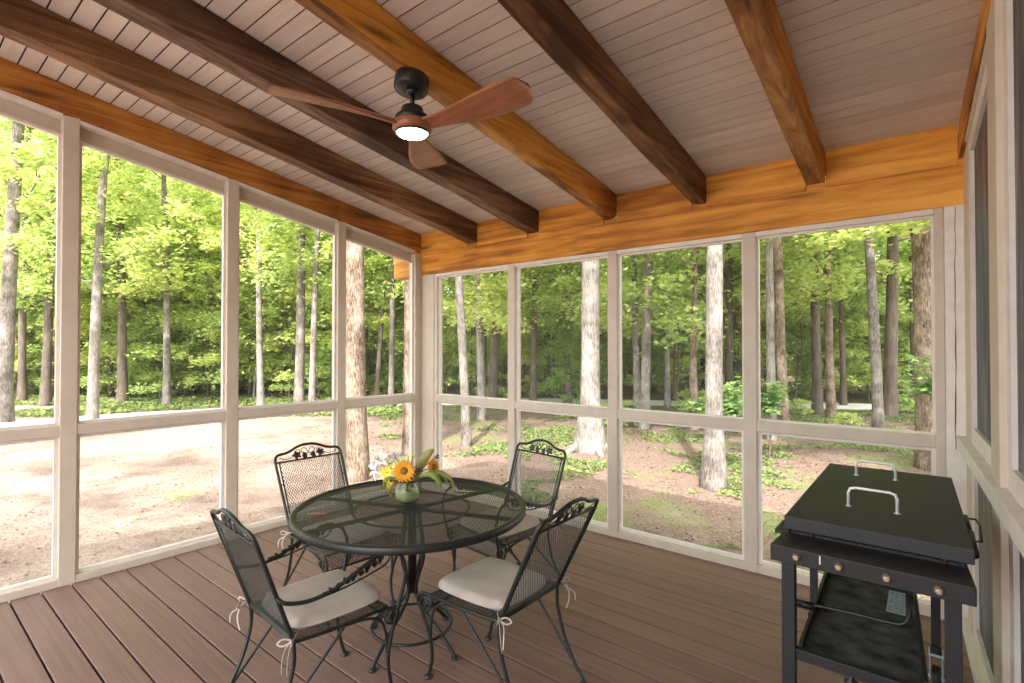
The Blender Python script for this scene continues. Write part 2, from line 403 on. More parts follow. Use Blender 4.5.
# left wall
lp = [YB-.06, 2.76, 1.79, .80, -.20, -1.20, -2.2]
hw = .042
for y in lp[1:]:
    m = MB(); m.box(XL-.10, XL, y-hw, y+hw, 0.001, uz(y)-.004); trim(m)
for i in range(len(lp)-1):
    y1 = lp[i] - (hw if i else .03); y0 = lp[i+1] + hw
    m = MB(); m.box(XL-.09, XL-.004, y0, y1, RZ0, RZ1); trim(m)
    m = MB(); m.box(XL-.10, XL-.002, y0, y1, .001, .05); trim(m)
    # sloping top: slim cream strip then the set-back fascia board
    m = MB(); m.hexa([(XL-.09,y0,uz(y0)-.028),(XL-.001,y0,uz(y0)-.028),(XL-.001,y1,uz(y1)-.028),(XL-.09,y1,uz(y1)-.028),
                      (XL-.09,y0,uz(y0)-.004),(XL-.001,y0,uz(y0)-.004),(XL-.001,y1,uz(y1)-.004),(XL-.09,y1,uz(y1)-.004)]); trim(m, PAINTW)
    m = MB(); m.hexa([(XL-.12,y0,uz(y0)-.125),(XL-.075,y0,uz(y0)-.125),(XL-.075,y1,uz(y1)-.125),(XL-.12,y1,uz(y1)-.125),
                      (XL-.12,y0,uz(y0)-.029),(XL-.075,y0,uz(y0)-.029),(XL-.075,y1,uz(y1)-.029),(XL-.12,y1,uz(y1)-.029)]); trim(m)
    X = XL-.03
    window([(X,y0,.05),(X,y1,.05),(X,y1,RZ0),(X,y0,RZ0)], (-1,0,0), w=.022)
    X = XL-.03
    window([(X,y0,RZ1),(X,y1,RZ1),(X,y1,uz(y1)-.126),(X,y0,uz(y0)-.126)], (-1,0,0), w=.018)
# corner post left
m = MB(); m.box(XL-.10, XL, YB-.09, YB+.13, 0.001, 2.50); trim(m)
m = MB(); m.box(XL-.0, -4.075, YB-.0, YB+.12, 0.001, 2.28); trim(m)
# back wall
bx = [-4.035, -3.03, -1.99, -.96, .02]
for x in bx[1:4]:
    m = MB(); m.box(x-.040, x+.040, YB, YB+.10, .001, 2.279); trim(m, PAINT)
m = MB(); m.box(-4.075, -4.035, YB+.006, YB+.09, .001, 2.279); trim(m)
m = MB(); m.box(.01, .052, YB+.006, YB+.09, .001, 2.279); trim(m)
for i in range(4):
    x0 = bx[i] + (.040 if i else 0); x1 = bx[i+1] - (.040 if i < 3 else .01)
    m = MB(); m.box(x0, x1, YB+.004, YB+.09, RZ0-.002, RZ1+.002); trim(m)
    m = MB(); m.box(x0, x1, YB+.002, YB+.10, .001, .055); trim(m)
    m = MB(); m.box(x0, x1, YB+.002, YB+.10, 2.248, 2.279); trim(m, PAINTW)
    Y = YB+.03
    window([(x1,Y,.055),(x0,Y,.055),(x0,Y,RZ0),(x1,Y,RZ0)], (0,1,0), w=.022)
    window([(x1,Y,RZ1),(x0,Y,RZ1),(x0,Y,2.248),(x1,Y,2.248)], (0,1,0), w=.014)
# right corner post with a long drying crack
m = MB(); m.box(.054, .155, YB-.02, YB+.12, .001, 2.278)
cp = m.build('trim_70', PAINTW, bevel=.006); tag(cp, kind='structure')
m = MB(); prev = None; x = .112; n = 40; L1 = []; R1 = []
for i in range(n+1):
    z = 2.27 - i*(2.27-.95)/n
    x = .098 + .010*noise.noise(Vector((z*1.5, 3.3, 0))) + .004*noise.noise(Vector((z*9, 1, 0)))
    w = .0012 + .0022*abs(noise.noise(Vector((z*3, 8, 0))))
    L1.append((x-w, YB-.0212, z)); R1.append((x+w, YB-.0212, z))
vs = L1+R1+[(a, YB-.018, c) for a, b, c in L1]+[(a, YB-.018, c) for a, b, c in R1]; q = n+1
fs = []
for i in range(n): fs += [(i, i+1, q+i+1, q+i), (2*q+i, 2*q+i+1, i+1, i), (q+i, q+i+1, 3*q+i+1, 3*q+i)]
m.add(vs, fs); m.build('crack', GAP, parent=cp)

# right wall: slightly splayed, s runs from the back corner toward the camera, o outward
RW = Matrix.Translation((.135, 3.77, 0)) @ Matrix.Rotation(R(2.4), 4, 'Z')
def rbox(m, s0, s1, o0, o1, z0, z1, zt=None):
    """zt: top follows the rafter slope, this far under it"""
    P = []
    for z, top in ((z0, False), (z1, True)):
        for (o, s) in ((o0, s0), (o1, s0), (o1, s1), (o0, s1)):
            w = RW @ Vector((o, -s, 0))
            zz = z if not (top and zt is not None) else uz(w.y)-zt
            P.append((w.x, w.y, zz))
    m.hexa(P[:4][::-1] + P[4:][::-1])
def rp(s, o, z):
    w = RW @ Vector((o, -s, 0)); return (w.x, w.y, z)
m = MB(); rbox(m, .06, 6.3, -.030, .10, .001, .06); trim(m, PAINTW)
for (s0, s1) in ((.06, 6.3),):
    m = MB(); rbox(m, s0, s1, -.040, .06, RZ0+.018, RZ1+.018); trim(m, PAINTW)
m = MB(); rbox(m, .06, .30, -.001, .10, .061, 2.5, zt=.006); trim(m, PAINT)     # jamb by the corner
rposts = [(1.17, 1.37), (2.45, 2.65), (3.9, 4.1)]
for s0, s1 in rposts:
    m = MB(); rbox(m, s0, s1, -.020, .10, RZ1+.018, 3, zt=.006); trim(m, PAINT)
    m = MB(); rbox(m, s0, s1, -.020, .10, .061, RZ0+.018); trim(m, PAINT)
bays = [(.30, 1.17), (1.37, 2.45), (2.65, 3.9), (4.1, 6.2)]
for a, b in bays:
    za, zb = uz(rp(a,0,0)[1])-.03, uz(rp(b,0,0)[1])-.03
    nr = (RW.to_3x3() @ Vector((1,0,0)))
    m = MB(); rbox(m, a, b, -.001, .10, 2.4, 3, zt=.004)
    # thin sloping strip instead of a deep board
    m = MB(); P = []
    for dz in (-.034, -.004):
        for (o, s) in ((-.012, a), (.09, a), (.09, b), (-.012, b)):
            w = rp(s, o, 0); P.append((w[0], w[1], uz(w[1])+dz))
    m.hexa(P[:4][::-1]+P[4:][::-1]); trim(m, PAINT)
    window([rp(a,.0,.06), rp(b,.0,.06), rp(b,.0,RZ0+.018), rp(a,.0,RZ0+.018)], nr, mat=VINYL, w=.08, dep=.03, tmat=PAINTW)
    window([rp(a,.0,RZ1+.018), rp(b,.0,RZ1+.018), rp(b,.0,zb-.004), rp(a,.0,za-.004)], nr, mat=VINYL, w=.08, dep=.03, tmat=PAINTW)

# ------------------------------------------------------------------ expanded metal lattice
def clip(p, d, poly):
    t0, t1 = -1e9, 1e9; n = len(poly)
    for i in range(n):
        a, b = poly[i], poly[(i+1) % n]; ex, ey = b[0]-a[0], b[1]-a[1]
        nx, ny = -ey, ex                     # inside on the left (ccw)
        den = nx*d[0]+ny*d[1]; num = nx*(a[0]-p[0])+ny*(a[1]-p[1])
        if abs(den) < 1e-12:
            if num > 0: return None
            continue
        t = num/den
        if den > 0: t0 = max(t0, t)
        else: t1 = min(t1, t)
    return (t0, t1) if t1 > t0 + 1e-4 else None
def lattice(m, poly, f, pitch=.0125, ang=58, w=.0034, th=.0016, seg=1):
    """diagonal strands in both directions, clipped to a convex ccw polygon; f maps (u,v,offset) to 3D"""
    for sgn in (1, -1):
        a = R(ang)*sgn; d = (math.cos(a), math.sin(a)); nn = (-d[1], d[0])
        pr = [nn[0]*p[0]+nn[1]*p[1] for p in poly]; k = math.floor(min(pr)/pitch)
        while k*pitch < max(pr):
            c = (nn[0]*k*pitch, nn[1]*k*pitch); r = clip(c, d, poly); k += 1
            if not r: continue
            vs = []; fs = []; h = w/2
            for i in range(seg+1):
                t = r[0]+(r[1]-r[0])*i/seg
                for (a_, o_) in ((-h, -th*.5), (h, -th*.5), (h, th*.5), (-h, th*.5)):
                    vs.append(f(c[0]+d[0]*t+nn[0]*a_, c[1]+d[1]*t+nn[1]*a_, o_+sgn*th*.3))
            for i in range(seg):
                for q in range(4): fs.append((i*4+q, i*4+(q+1)%4, i*4+4+(q+1)%4, i*4+4+q))
            m.add(vs, fs)
def blob(m, c, ax, ay, az, n=10, k=6, lobes=0, amp=0, flat=None):
    """small ellipsoid; ax, ay, az are half-axis vectors"""
    c, ax, ay, az = map(Vector, (c, ax, ay, az)); vs = []; fs = []
    for i in range(k+1):
        ph = -math.pi/2 + math.pi*i/k
        for j in range(n):
            th = 2*math.pi*j/n; q = math.cos(ph)*(1+amp*math.cos(lobes*th))
            vs.append(c + ax*q*math.cos(th) + ay*q*math.sin(th) + az*math.sin(ph))
    for i in range(k):
        for j in range(n): fs.append((i*n+j, i*n+(j+1)%n, (i+1)*n+(j+1)%n, (i+1)*n+j))
    m.add(vs, fs, 0, True)
def ring(m, c, a, b, r, n=20, tr=6):
    c, a, b = map(Vector, (c, a, b))
    m.tube([c + a*math.cos(2*math.pi*i/n) + b*math.sin(2*math.pi*i/n) for i in range(n)], r, tr, closed=True)

LEAN = .215
def bk(u, t, o=0):      # a point of the reclined chair back; t 0 at the seat, 1 at the top corner
    y, z = -LEAN*t, .40+.44*t; n = Vector((0, .44, .215)).normalized()
    return Vector((u, y, z)) + n*o

def make_chair(arms, label):
    t = empty('patio_chair', label=label, cat='chair', group='wrought iron patio chairs around the table')
    r = .0085
    # back frame: one bent tube up, over the scalloped crest and down
    half = [(.205,0),(.21,.3),(.215,.6),(.218,.86),(.216,.94),(.203,.985),(.18,1.0),(.15,1.005),(.115,1.025),(.08,1.06),(.04,1.085)]
    outl = [bk(-u, v) for u, v in half] + [bk(0, 1.09)] + [bk(u, v) for u, v in half[::-1]]
    m = MB(); m.tube(spline(outl, 5), r, 10); m.build('back_frame', IRON, t)
    m = MB()
    for s in (-1, 1): m.tube([bk(s*.190, .03), bk(s*.196, .90)], .0045, 6)
    m.tube([bk(-.212, .90), bk(.212, .90)], .006, 8); m.tube([bk(-.205, .03), bk(.205, .03)], .006, 8)
    for s in (-1, 1):
        for v in (.12, .62): m.tube([bk(s*.190, v), bk(s*.211, v)], .004, 6)
    m.build('panel_frame', IRON, t)
    m = MB(); poly = [(-.19, .03*.49), (.19, .03*.49), (.196, .90*.49), (-.196, .90*.49)]
    lattice(m, poly, lambda u, v, o: bk(u, v/.49, o), pitch=.0135, ang=60, w=.0025, th=.0012)
    m.build('mesh_back', IRONMESH, t)
    # crest ornament: two leaves, two grape clusters and a curl of vine
    m = MB(); e1 = Vector((1,0,0)); e2 = (bk(0,1)-bk(0,0)).normalized(); e3 = e1.cross(e2)
    for s in (-1, 1):
        c = bk(s*.078, .963); blob(m, c, e1*.026, e2*.023, e3*.004, n=30, k=4, lobes=5, amp=.22)
        c = bk(s*.028, .942); blob(m, c, e1*.017, e2*.019, e3*.006, n=20, k=4, lobes=5, amp=.12)
        for (du, dv) in ((.018,.963),(.036,.968),(.028,.915)): blob(m, bk(s*du, dv), e1*.006, e2*.006, e3*.006, n=8, k=4)
        m.tube(spline([bk(s*.003, .99), bk(s*.02, 1.045), bk(s*.042, 1.03), bk(s*.045, .995), bk(s*.03, .99)], 5), .0028, 6)
        m.tube(spline([bk(s*.06, .98), bk(s*.055, 1.02), bk(s*.07, 1.03), bk(s*.09, 1.01)], 5), .0025, 6)
        m.tube(spline([bk(s*.10, .955), bk(s*.13, .93), bk(s*.165, .935), bk(s*.19, .96)], 5), .0025, 6)
        m.tube([bk(s*.028, .955), bk(s*.03, .90)], .003, 6); m.tube([bk(s*.078, .95), bk(s*.08, .90)], .003, 6)
    m.tube(spline([bk(-.03,.985), bk(-.012,.965), bk(0,.985), bk(.012,.965), bk(.03,.985)], 4), .0028, 6)
    m.build('crest_ornament', IRON, t)
    # seat frame and mesh with the apron rolling down in front
    m = MB()
    for s in (-1, 1):
        m.tube(spline([(s*.205,0,.398),(s*.215,.12,.392),(s*.222,.28,.392),(s*.222,.40,.388)], 4), r*.9, 8)
    m.tube([(-.205,0,.398),(.205,0,.398)], .007, 8); m.tube([(-.222,.40,.388),(.222,.40,.388)], .007, 8)
    m.tube([(-.205,.435,.315),(.205,.435,.315)], .007, 8)
    m.build('seat_frame', IRON, t)
    m = MB()
    def sf(u, v, o):
        if v < .40: return Vector((u, v, .394+o))
        a = (v-.40); return Vector((u, .40+a*.42, .394-a*.93+o))
    lattice(m, [(-.205,.0),(.205,.0),(.21,.40),(-.21,.40)], sf, pitch=.014, ang=60, w=.0036)
    lattice(m, [(-.205,.401),(.205,.401),(.2,.482),(-.2,.482)], sf, pitch=.0125, ang=60, w=.0036)
    m.build('mesh_seat', IRONMESH, t)
    for s in (-1, 1):
        m = MB()
        if arms:
            P = spline([(s*.246,.40,.632),(s*.25,.452,.60),(s*.246,.475,.52),(s*.236,.455,.41),(s*.225,.425,.29),(s*.215,.408,.17),(s*.208,.425,.06),(s*.205,.44,.012)], 6)
        else:
            P = spline([(s*.222,.385,.388),(s*.232,.435,.392),(s*.235,.465,.36),(s*.226,.445,.30),(s*.215,.412,.21),(s*.207,.40,.12),(s*.203,.415,.05),(s*.203,.43,.012)], 6)
        m.tube(P, r*.95, 8)
        b = P[-1]; lg = m.build('leg', IRON, t)
        m = MB(); m.lathe([(0,.0),(.019,.0),(.021,.006),(.014,.014),(0,.016)], (b.x, b.y, .001), 14); m.build('foot', IRON, lg)
        # scrolled corner and brace
        m = MB()
        ring(m, (s*.228,.418,.352), (0,.036,.0), (0,0,.036), .0042)
        ring(m, (s*.236,.418,.352), (0,.026,.012), (.012,-.01,.026), .003)
        blob(m, (s*.229,.418,.352), (0,.02,0), (0,0,.022), (.006,0,0), n=20, k=4, lobes=4, amp=.25)
        m.tube(spline([(s*.222,.20,.388),(s*.22,.29,.378),(s*.216,.365,.345),(s*.212,.40,.27),(s*.210,.405,.19)], 6), .0062, 8)
        m.build('corner_scroll', IRON, t)
        # rear leg with its second rod
        m = MB(); P = spline([(s*.205,.0,.40),(s*.206,.0,.31),(s*.205,-.035,.19),(s*.203,-.095,.08),(s*.202,-.135,.03),(s*.202,-.145,.012)], 6)
        m.tube(P, r*.95, 8); m.tube(spline([(s*.221,.20,.386),(s*.213,.09,.27),(s*.206,-.02,.155),(s*.203,-.08,.09)], 6), .0062, 8)
        b = P[-1]; lg = m.build('leg', IRON, t)
        m = MB(); m.lathe([(0,.0),(.019,.0),(.021,.006),(.014,.014),(0,.016)], (b.x, b.y, .001), 14); m.build('foot', IRON, lg)
        if arms:
            m = MB()
            m.tube(spline([bk(s*.214,.42), (s*.232,-.04,.565),(s*.240,.04,.548),(s*.246,.14,.560),(s*.25,.25,.605),(s*.25,.34,.637),(s*.248,.385,.640),(s*.246,.405,.630)], 6), [r*.95]*43, 8)
            ar = m.build('armrest', IRON, t)
            m = MB(); m.tube(spline([(s*.241,.06,.545),(s*.247,.18,.552),(s*.25,.30,.572),(s*.25,.375,.592),(s*.249,.395,.625)], 6), .004, 6)
            for q in range(9):
                a = .10 + q*.031; zc = .556 + .075*max(0, (a-.08)/.3)**1.3 - .004
                hgt = .006 + .018*min(1, max(0, (a-.06)/.26))
                blob(m, (s*.248, a, zc + hgt*.25), (0,.0155,.006*(-1)**q), (0,-.004,hgt*.95), (.003,0,0), n=18, k=4, lobes=3, amp=.18)
            m.build('vine_plate', IRON, ar)
    return t
def place(t, x, y, rz):
    t.location = (x, y, 0); t.rotation_euler = (0, 0, R(rz))
side = make_chair(False, 'armless black iron chair beyond the table, in front of the left screen wall')
place(side, -2.92, 1.775, -93)
side2 = copy_tree(side); place(side2, -1.365, 1.815, 89.5)
side2['label'] = 'armless black iron chair at the right of the table, nearest the griddle'
LEAN = .155
armc = make_chair(True, 'black iron armchair at front left, its mesh back turned to the camera')
place(armc, -2.075, 1.025, -4)
armc2 = copy_tree(armc); place(armc2, -2.06, 2.68, 173)
armc2['label'] = 'black iron armchair behind the table, facing the camera in front of the back screens'

# cushions with tie bows
def cushion_mesh(ph=0):
    m = MB(); nu, nv = 22, 22; top = []; vs = []; fs = []
    def prof(a): return (1-abs(a)**5)**.5 if abs(a) < 1 else 0
    for sd in (1, -1):
        for i in range(nu+1):
            for j in range(nv+1):
                a = -1+2*i/nu; b = -1+2*j/nv
                # superellipse outline
                k = 1 - .15*(a*a*b*b)**1.6
                x = a*.200*k*(1 + .035*b); y = .215 + b*.205*k
                h = .029*min(prof(a), prof(b)) ; h *= (1 + .14*noise.noise(Vector((a*2.2+ph, b*2.2, ph))))
                dip = .006*(1-a*a)*(1-b*b)
                vs.append((x, y, .426 + sd*h - (dip if sd > 0 else 0)))
    n1 = (nu+1)*(nv+1)
    for i in range(nu):
        for j in range(nv):
            q = i*(nv+1)+j; fs.append((q, q+nv+1, q+nv+2, q+1)); q += n1; fs.append((q, q+1, q+nv+2, q+nv+1))
    m.add(vs, fs, 0, True)
    # piping round the edge
    P = []
    for i in range(nu+1): P.append(vs[i*(nv+1)])
    for j in range(1, nv+1): P.append(vs[nu*(nv+1)+j])
    for i in range(nu-1, -1, -1): P.append(vs[i*(nv+1)+nv])
    for j in range(nv-1, 0, -1): P.append(vs[j])
    m.tube([(p[0], p[1], .424) for p in P], .0042, 6, closed=True)
    return m
def make_cushion(x, y, rz, label, ph, sway=1):
    o = cushion_mesh(ph).build('seat_cushion', CUSH, loc=(x, y, 0)); o.rotation_euler = (0,0,R(rz))
    tag(o, label, 'cushion', 'cushions tied to the patio chairs')
    for s in (-1, 1):
        m = MB(); k = Vector((s*.222, -.012, .415))
        def tie(pts): m.tube(spline([k+Vector(p) for p in pts], 5), .0036, 6, flat=.45)
        tie([(-s*.03,.035,.008),(0,0,0)])
        tie([(0,0,0),(s*.02,-.016,.016),(s*.036,-.02,.004),(s*.02,-.012,-.006),(0,0,0)])
        tie([(0,0,0),(-s*.012,-.03,.012),(-s*.022,-.046,-.004),(-s*.008,-.028,-.012),(0,0,0)])
        tie([(0,0,0),(s*.018,-.02,-.03),(s*.022*sway,-.028,-.075),(s*.008,-.022,-.12)])
        tie([(0,0,0),(s*.002,-.026,-.02),(s*.03*sway,-.05,-.045),(s*.036*sway,-.052,-.085)])
        blob(m, k, (.006,0,0), (0,.006,0), (0,0,.006), n=8, k=4)
        m.build('tie_bow', CUSH, o)
    return o
make_cushion(-2.92, 1.775, -93, 'greige cushion on the armless chair by the left screen wall, mostly under the table', 1)
make_cushion(-1.365, 1.815, 89.5, 'greige cushion with white tie bows on the armless chair at the right of the table', 2)
cu = make_cushion(-2.075, 1.025, -4, 'greige cushion with a dark speck on the front left armchair', 3)
m = MB(); blob(m, (-.045, .27, .4492), (.005,.001,0), (0,.0035,0), (0,0,.0012), n=10, k=4); m.build('dark_speck', RUST, cu)
make_cushion(-2.06, 2.68, 173, 'greige cushion on the armchair behind the table', 4)

# ------------------------------------------------------------------ round mesh table
TX, TY, TR, TZ = -2.075, 1.755, .58, .70
tb = empty('patio_table', (TX, TY, 0), label='round dark green wrought iron table with expanded metal top and scrolled pedestal', cat='table')
m = MB(); n = 72; P = [((TR-.02)*math.cos(2*math.pi*i/n), (TR-.02)*math.sin(2*math.pi*i/n)) for i in range(n)]
lattice(m, P, lambda u, v, o: Vector((u, v, TZ-.006+o)), pitch=.0125, ang=58, w=.0034, th=.0012)
m.build('tabletop', IRONMESH, tb)
m = MB(); m.lathe([(TR-.028,TZ-.004),(TR-.024,TZ+.001),(TR-.008,TZ+.003),(TR,TZ-.004),(TR+.001,TZ-.028),(TR-.005,TZ-.033),(TR-.008,TZ-.028),(TR-.010,TZ-.010),(TR-.026,TZ-.010),(TR-.028,TZ-.004)], n=96)
m.build('rim', IRON, tb)
m = MB()
for a in (20, 80, 140):
    c, s = math.cos(R(a)), math.sin(R(a)); L_ = TR-.012
    m.tube([(-c*L_, -s*L_, TZ-.02), (c*L_, s*L_, TZ-.02)], .011, 4, flat=.6)
ring(m, (0,0,TZ-.018), (.29,0,0), (0,.29,0), .006, n=48)
m.lathe([(0,TZ-.03),(.07,TZ-.03),(.07,TZ-.014),(0,TZ-.014)], n=24)
m.build('top_brace', IRON, tb)
m = MB(); m.lathe([(0,.255),(.012,.255),(.022,.262),(.022,.66),(.03,.68),(.03,TZ-.02),(0,TZ-.02)], n=20); m.build('pedestal', BLACKM, tb)
for a in (8, 98, 188, 278):
    c, s = math.cos(R(a)), math.sin(R(a)); m = MB()
    prof = [(.045,.685),(.052,.62),(.072,.52),(.072,.44),(.045,.36),(.027,.30),(.030,.25),(.075,.19),(.155,.125),(.225,.06),(.262,.022),(.272,.010)]
    m.tube(spline([(r_*c, r_*s, z_) for r_, z_ in prof], 6), .0095, 8); lg = m.build('leg', IRON, tb)
    m = MB(); m.lathe([(0,0),(.02,0),(.022,.007),(.013,.014),(0,.016)], (.272*c, .272*s, .001), 14); m.build('foot', IRON, lg)
m = MB(); ring(m, (0,0,.098), (.20,0,0), (0,.20,0), .008, n=48); m.build('base_ring', IRON, tb)

m = MB(); m.tube(spline([(-2.335,1.327,TZ+.0035),(-2.322,1.352,TZ+.005),(-2.300,1.368,TZ+.0045),(-2.283,1.392,TZ+.0035)], 4), .0022, 6)
tag(m.build('dry_twig', simple('orange_brown_twig', (.55,.24,.08))), 'small orange-brown twig lying near the left rim of the mesh table', 'twig')
# ------------------------------------------------------------------ vase with flowers
GL, nt, N, L, b = new_mat('clear_vase_glass'); b.inputs['Base Color'].default_value = (.93,.97,.90,1); b.inputs['Roughness'].default_value = .03
b.inputs['Transmission Weight'].default_value = 1; b.inputs['IOR'].default_value = 1.3
WATER = simple('green_stem_water', (.72,.78,.42), rough=.1); WATER.node_tree.nodes['Principled BSDF'].inputs['Transmission Weight'].default_value = .55
WATER.node_tree.nodes['Principled BSDF'].inputs['IOR'].default_value = 1.2
VX, VY = -2.135, 1.772
va = empty('flower_vase', (VX, VY, TZ), label='squat clear glass vase with yellow-green water in the middle of the table', cat='vase')
m = MB(); m.lathe([(0,.002),(.045,.002),(.060,.010),(.068,.035),(.066,.062),(.055,.086),(.047,.100),(.050,.112),(.047,.112),(.044,.100),(.052,.085),(.062,.061),(.064,.035),(.056,.013),(.043,.006),(0,.006)], n=32)
m.build('glass_bowl', GL, va)
m = MB(); m.lathe([(0,.008),(.042,.008),(.054,.015),(.061,.035),(.060,.055),(0,.055)], n=32); m.build('water', WATER, va)
PET_O = simple('orange_petals', (.98,.40,.015), rough=.6, noise_amt=.12, scale=60); PET_Y = simple('yellow_petals', (.90,.68,.03), rough=.6, noise_amt=.12, scale=60)
PET_W = simple('white_lily_petals', (.86,.84,.80), rough=.55); PURP = simple('purple_petals', (.22,.06,.17), rough=.7, noise_amt=.4, scale=120)
SEED = simple('brown_flower_centre', (.30,.15,.02), rough=.9, noise_amt=.6, scale=220)
STEM = simple('green_stems', (.13,.22,.05), rough=.6); LFD = simple('olive_bronze_leaf', (.26,.23,.05), rough=.5, noise_amt=.35, scale=25)
LFG = simple('fresh_green_leaf', (.20,.27,.05), rough=.5, noise_amt=.3, scale=25)
CAMV = Vector((0,0,CH)); VB = Vector((VX, VY, TZ+.03))
def fp(px, py, t=2.72):
    """point in the bouquet (t metres ahead)"""
    u, v = (px-512)/FPX, (341.5-py)/FPX
    f = math.cos(PITCH) - v*math.sin(PITCH); w = math.sin(PITCH) + v*math.cos(PITCH)
    return Vector((u*math.cos(YAW)-f*math.sin(YAW), u*math.sin(YAW)+f*math.cos(YAW), w))*t + CAMV
def petal(m, c, d, n_, L_, w, bend=.2, tip=.6, th=0):
    d = d.normalized(); n_ = (n_ - d*n_.dot(d)).normalized(); s = d.cross(n_); vs = []; fs = []; K = 6
    for i in range(K+1):
        t = i/K; ww = w*math.sin(math.pi*min(1, .12+.88*t)**tip)**.8 if i < K else 0
        p = c + d*L_*t + n_*(-bend*L_*t*t)
        for q in (-1, 0, 1): vs.append(p + s*ww*q*.5 + n_*(.10*ww*abs(q)))
    for i in range(K):
        for q in range(2): fs.append((i*3+q, i*3+q+1, i*3+4+q, i*3+3+q))
    m.add(vs, fs, 0, True)
def stem(c, par, mat=STEM):
    m = MB(); b = VB + Vector(((c.x-VX)*-.25, (c.y-VY)*-.25, -.015)); k = Vector((VX, VY, TZ+.108)) + Vector(((c.x-VX), (c.y-VY), 0))*.15
    if c.z < TZ+.13: k.z = TZ+.125
    m.tube(spline([b, k, (k+c)/2+Vector((0,0,.012)), c], 5), .0028, 6); return m.build('stem', mat, par)
def flower(kind, c, face, r, label, cat='flower'):
    face = Vector(face).normalized(); a = face.orthogonal().normalized(); b = face.cross(a)
    nm = {'sun':'sunflower','lily':'lily','tuft':'purple_blossom','yel':'yellow_blossom'}[kind]
    e = empty(nm, c, label=label, cat=cat, group=None); O = Vector((0,0,0))
    m = MB()
    if kind == 'sun':
        for lay, n_ in ((0, 18), (1, 16)):
            for i in range(n_):
                t = 2*math.pi*(i+.5*lay)/n_ + random.uniform(-.06,.06); d = a*math.cos(t)+b*math.sin(t) + face*(.08+.22*lay)
                petal(m, O + d*r*.28, d, face, r*(.80-.14*lay)*random.uniform(.9,1.08), r*.30, bend=.12*random.uniform(0,2))
        m.build('petals', PET_O, e)
        m = MB(); blob(m, face*.004, a*r*.36, b*r*.36, face*.011, n=20, k=6); m.build('centre', SEED, e)
    elif kind in ('lily', 'yel'):
        for i in range(6 if kind == 'lily' else 9):
            t = 2*math.pi*i/(6 if kind == 'lily' else 9) + random.uniform(-.1,.1); d = a*math.cos(t)+b*math.sin(t)+face*.45
            petal(m, O - face*.008, d, face, r*random.uniform(.95,1.15), r*.46, bend=.38)
        m.build('petals', PET_W if kind == 'lily' else PET_Y, e)
        if kind == 'lily':
            m = MB()
            for i in range(5):
                t = 2*math.pi*i/5; d = (face + (a*math.cos(t)+b*math.sin(t))*.3)*r*.6
                m.tube([O, d], .0010, 5); blob(m, d, a*.003, b*.0045, face*.002, n=6, k=4)
            m.build('stamens', SEED, e)
    else:
        for i in range(60):
            d = Vector((random.gauss(0,1), random.gauss(0,1), random.gauss(0,1))).normalized()
            petal(m, d*r*.3, d, a, r*.7, r*.22)
        m.build('petals', PURP, e)
    bpy.context.view_layer.update()
    o = stem(Vector(c), None); o.parent = e; o.matrix_parent_inverse = Matrix.Translation(-Vector(c))
    return e
tc_ = (CAMV - Vector((VX,VY,TZ+.15))).normalized()
def fc(dx, dy, dz): 
    rt = Vector((math.cos(YAW), math.sin(YAW), 0)); return tc_*dy + rt*dx + Vector((0,0,dz))
flower('sun', fp(404,471,2.66), fc(-.05,1,.05), .060, 'orange sunflower with a brown centre facing out of the middle of the bouquet')
flower('sun', fp(433,467,2.72), fc(.75,.6,.05), .046, 'orange sunflower turned sideways at the right of the bouquet')
flower('yel', fp(386,472,2.68), fc(-.4,.9,.1), .040, 'yellow blossom left of the orange sunflower')
flower('yel', fp(388,485,2.66), fc(-.3,.8,-.55), .032, 'lowest yellow blossom drooping over the left side of the vase')
flower('yel', fp(413,456,2.78), fc(0,.6,.6), .018, 'smallest yellow blossom behind the top of the orange sunflower')
flower('lily', fp(379,460,2.76), fc(-.3,.8,.35), .058, 'white lily with open petals at the upper left of the bouquet')
flower('lily', fp(395,457,2.80), fc(.1,.6,.6), .052, 'white lily standing straight above the orange sunflower')
flower('lily', fp(373,470,2.74), fc(-.8,.7,-.2), .052, 'white lily leaning out lowest at the far left of the bouquet')
flower('tuft', fp(437,457,2.74), fc(.3,.6,.4), .016, 'purple blossom at the upper right of the bouquet')
flower('tuft', fp(418,470,2.68), fc(.2,.9,.2), .017, 'purple blossom tucked between the two orange sunflowers')
def leafy(pts, w, mat, label):
    """a long leaf along a curve"""
    P = spline(pts, 6); m = MB(); vs = []; fs = []; n_ = len(P)
    for i, p in enumerate(P):
        t = i/(n_-1); d = (P[min(i+1, n_-1)]-P[max(i-1, 0)]).normalized(); s = d.cross(tc_).normalized(); n3 = s.cross(d)
        ww = w*math.sin(math.pi*(.08+.92*t))**.7 if i < n_-1 else 0.0005
        for q in (-1, 0, 1): vs.append(p + s*ww*q*.5 + n3*(.12*ww*abs(q)))
    for i in range(n_-1):
        for q in range(2): fs.append((i*3+q, i*3+q+1, i*3+4+q, i*3+3+q))
    m.add(vs, fs, 0, True); m.tube(P, .0013, 5)
    bs = Vector((VX,VY,TZ+.10)); m.tube([VB, bs, P[0]], .002, 5)
    o = m.build('leaf', mat); m2 = o.modifiers.new('s', 'SOLIDIFY'); m2.thickness = .0008
    return tag(o, label, 'leaf', None)
leafy([fp(415,478,2.7), fp(421,464,2.7), fp(427,455,2.7), fp(434,449,2.7)], .050, LFD, 'broad olive-bronze leaf standing at the top right of the bouquet')
leafy([fp(420,476,2.66), fp(430,474,2.66), fp(438,480,2.66), fp(441,492,2.66)], .030, LFG, 'dark green leaf hanging over the right rim of the vase')
leafy([fp(424,474,2.7), fp(437,473,2.7), fp(445,476,2.7), fp(447,482,2.7)], .034, LFG, 'green leaf reaching right above the drooping one')
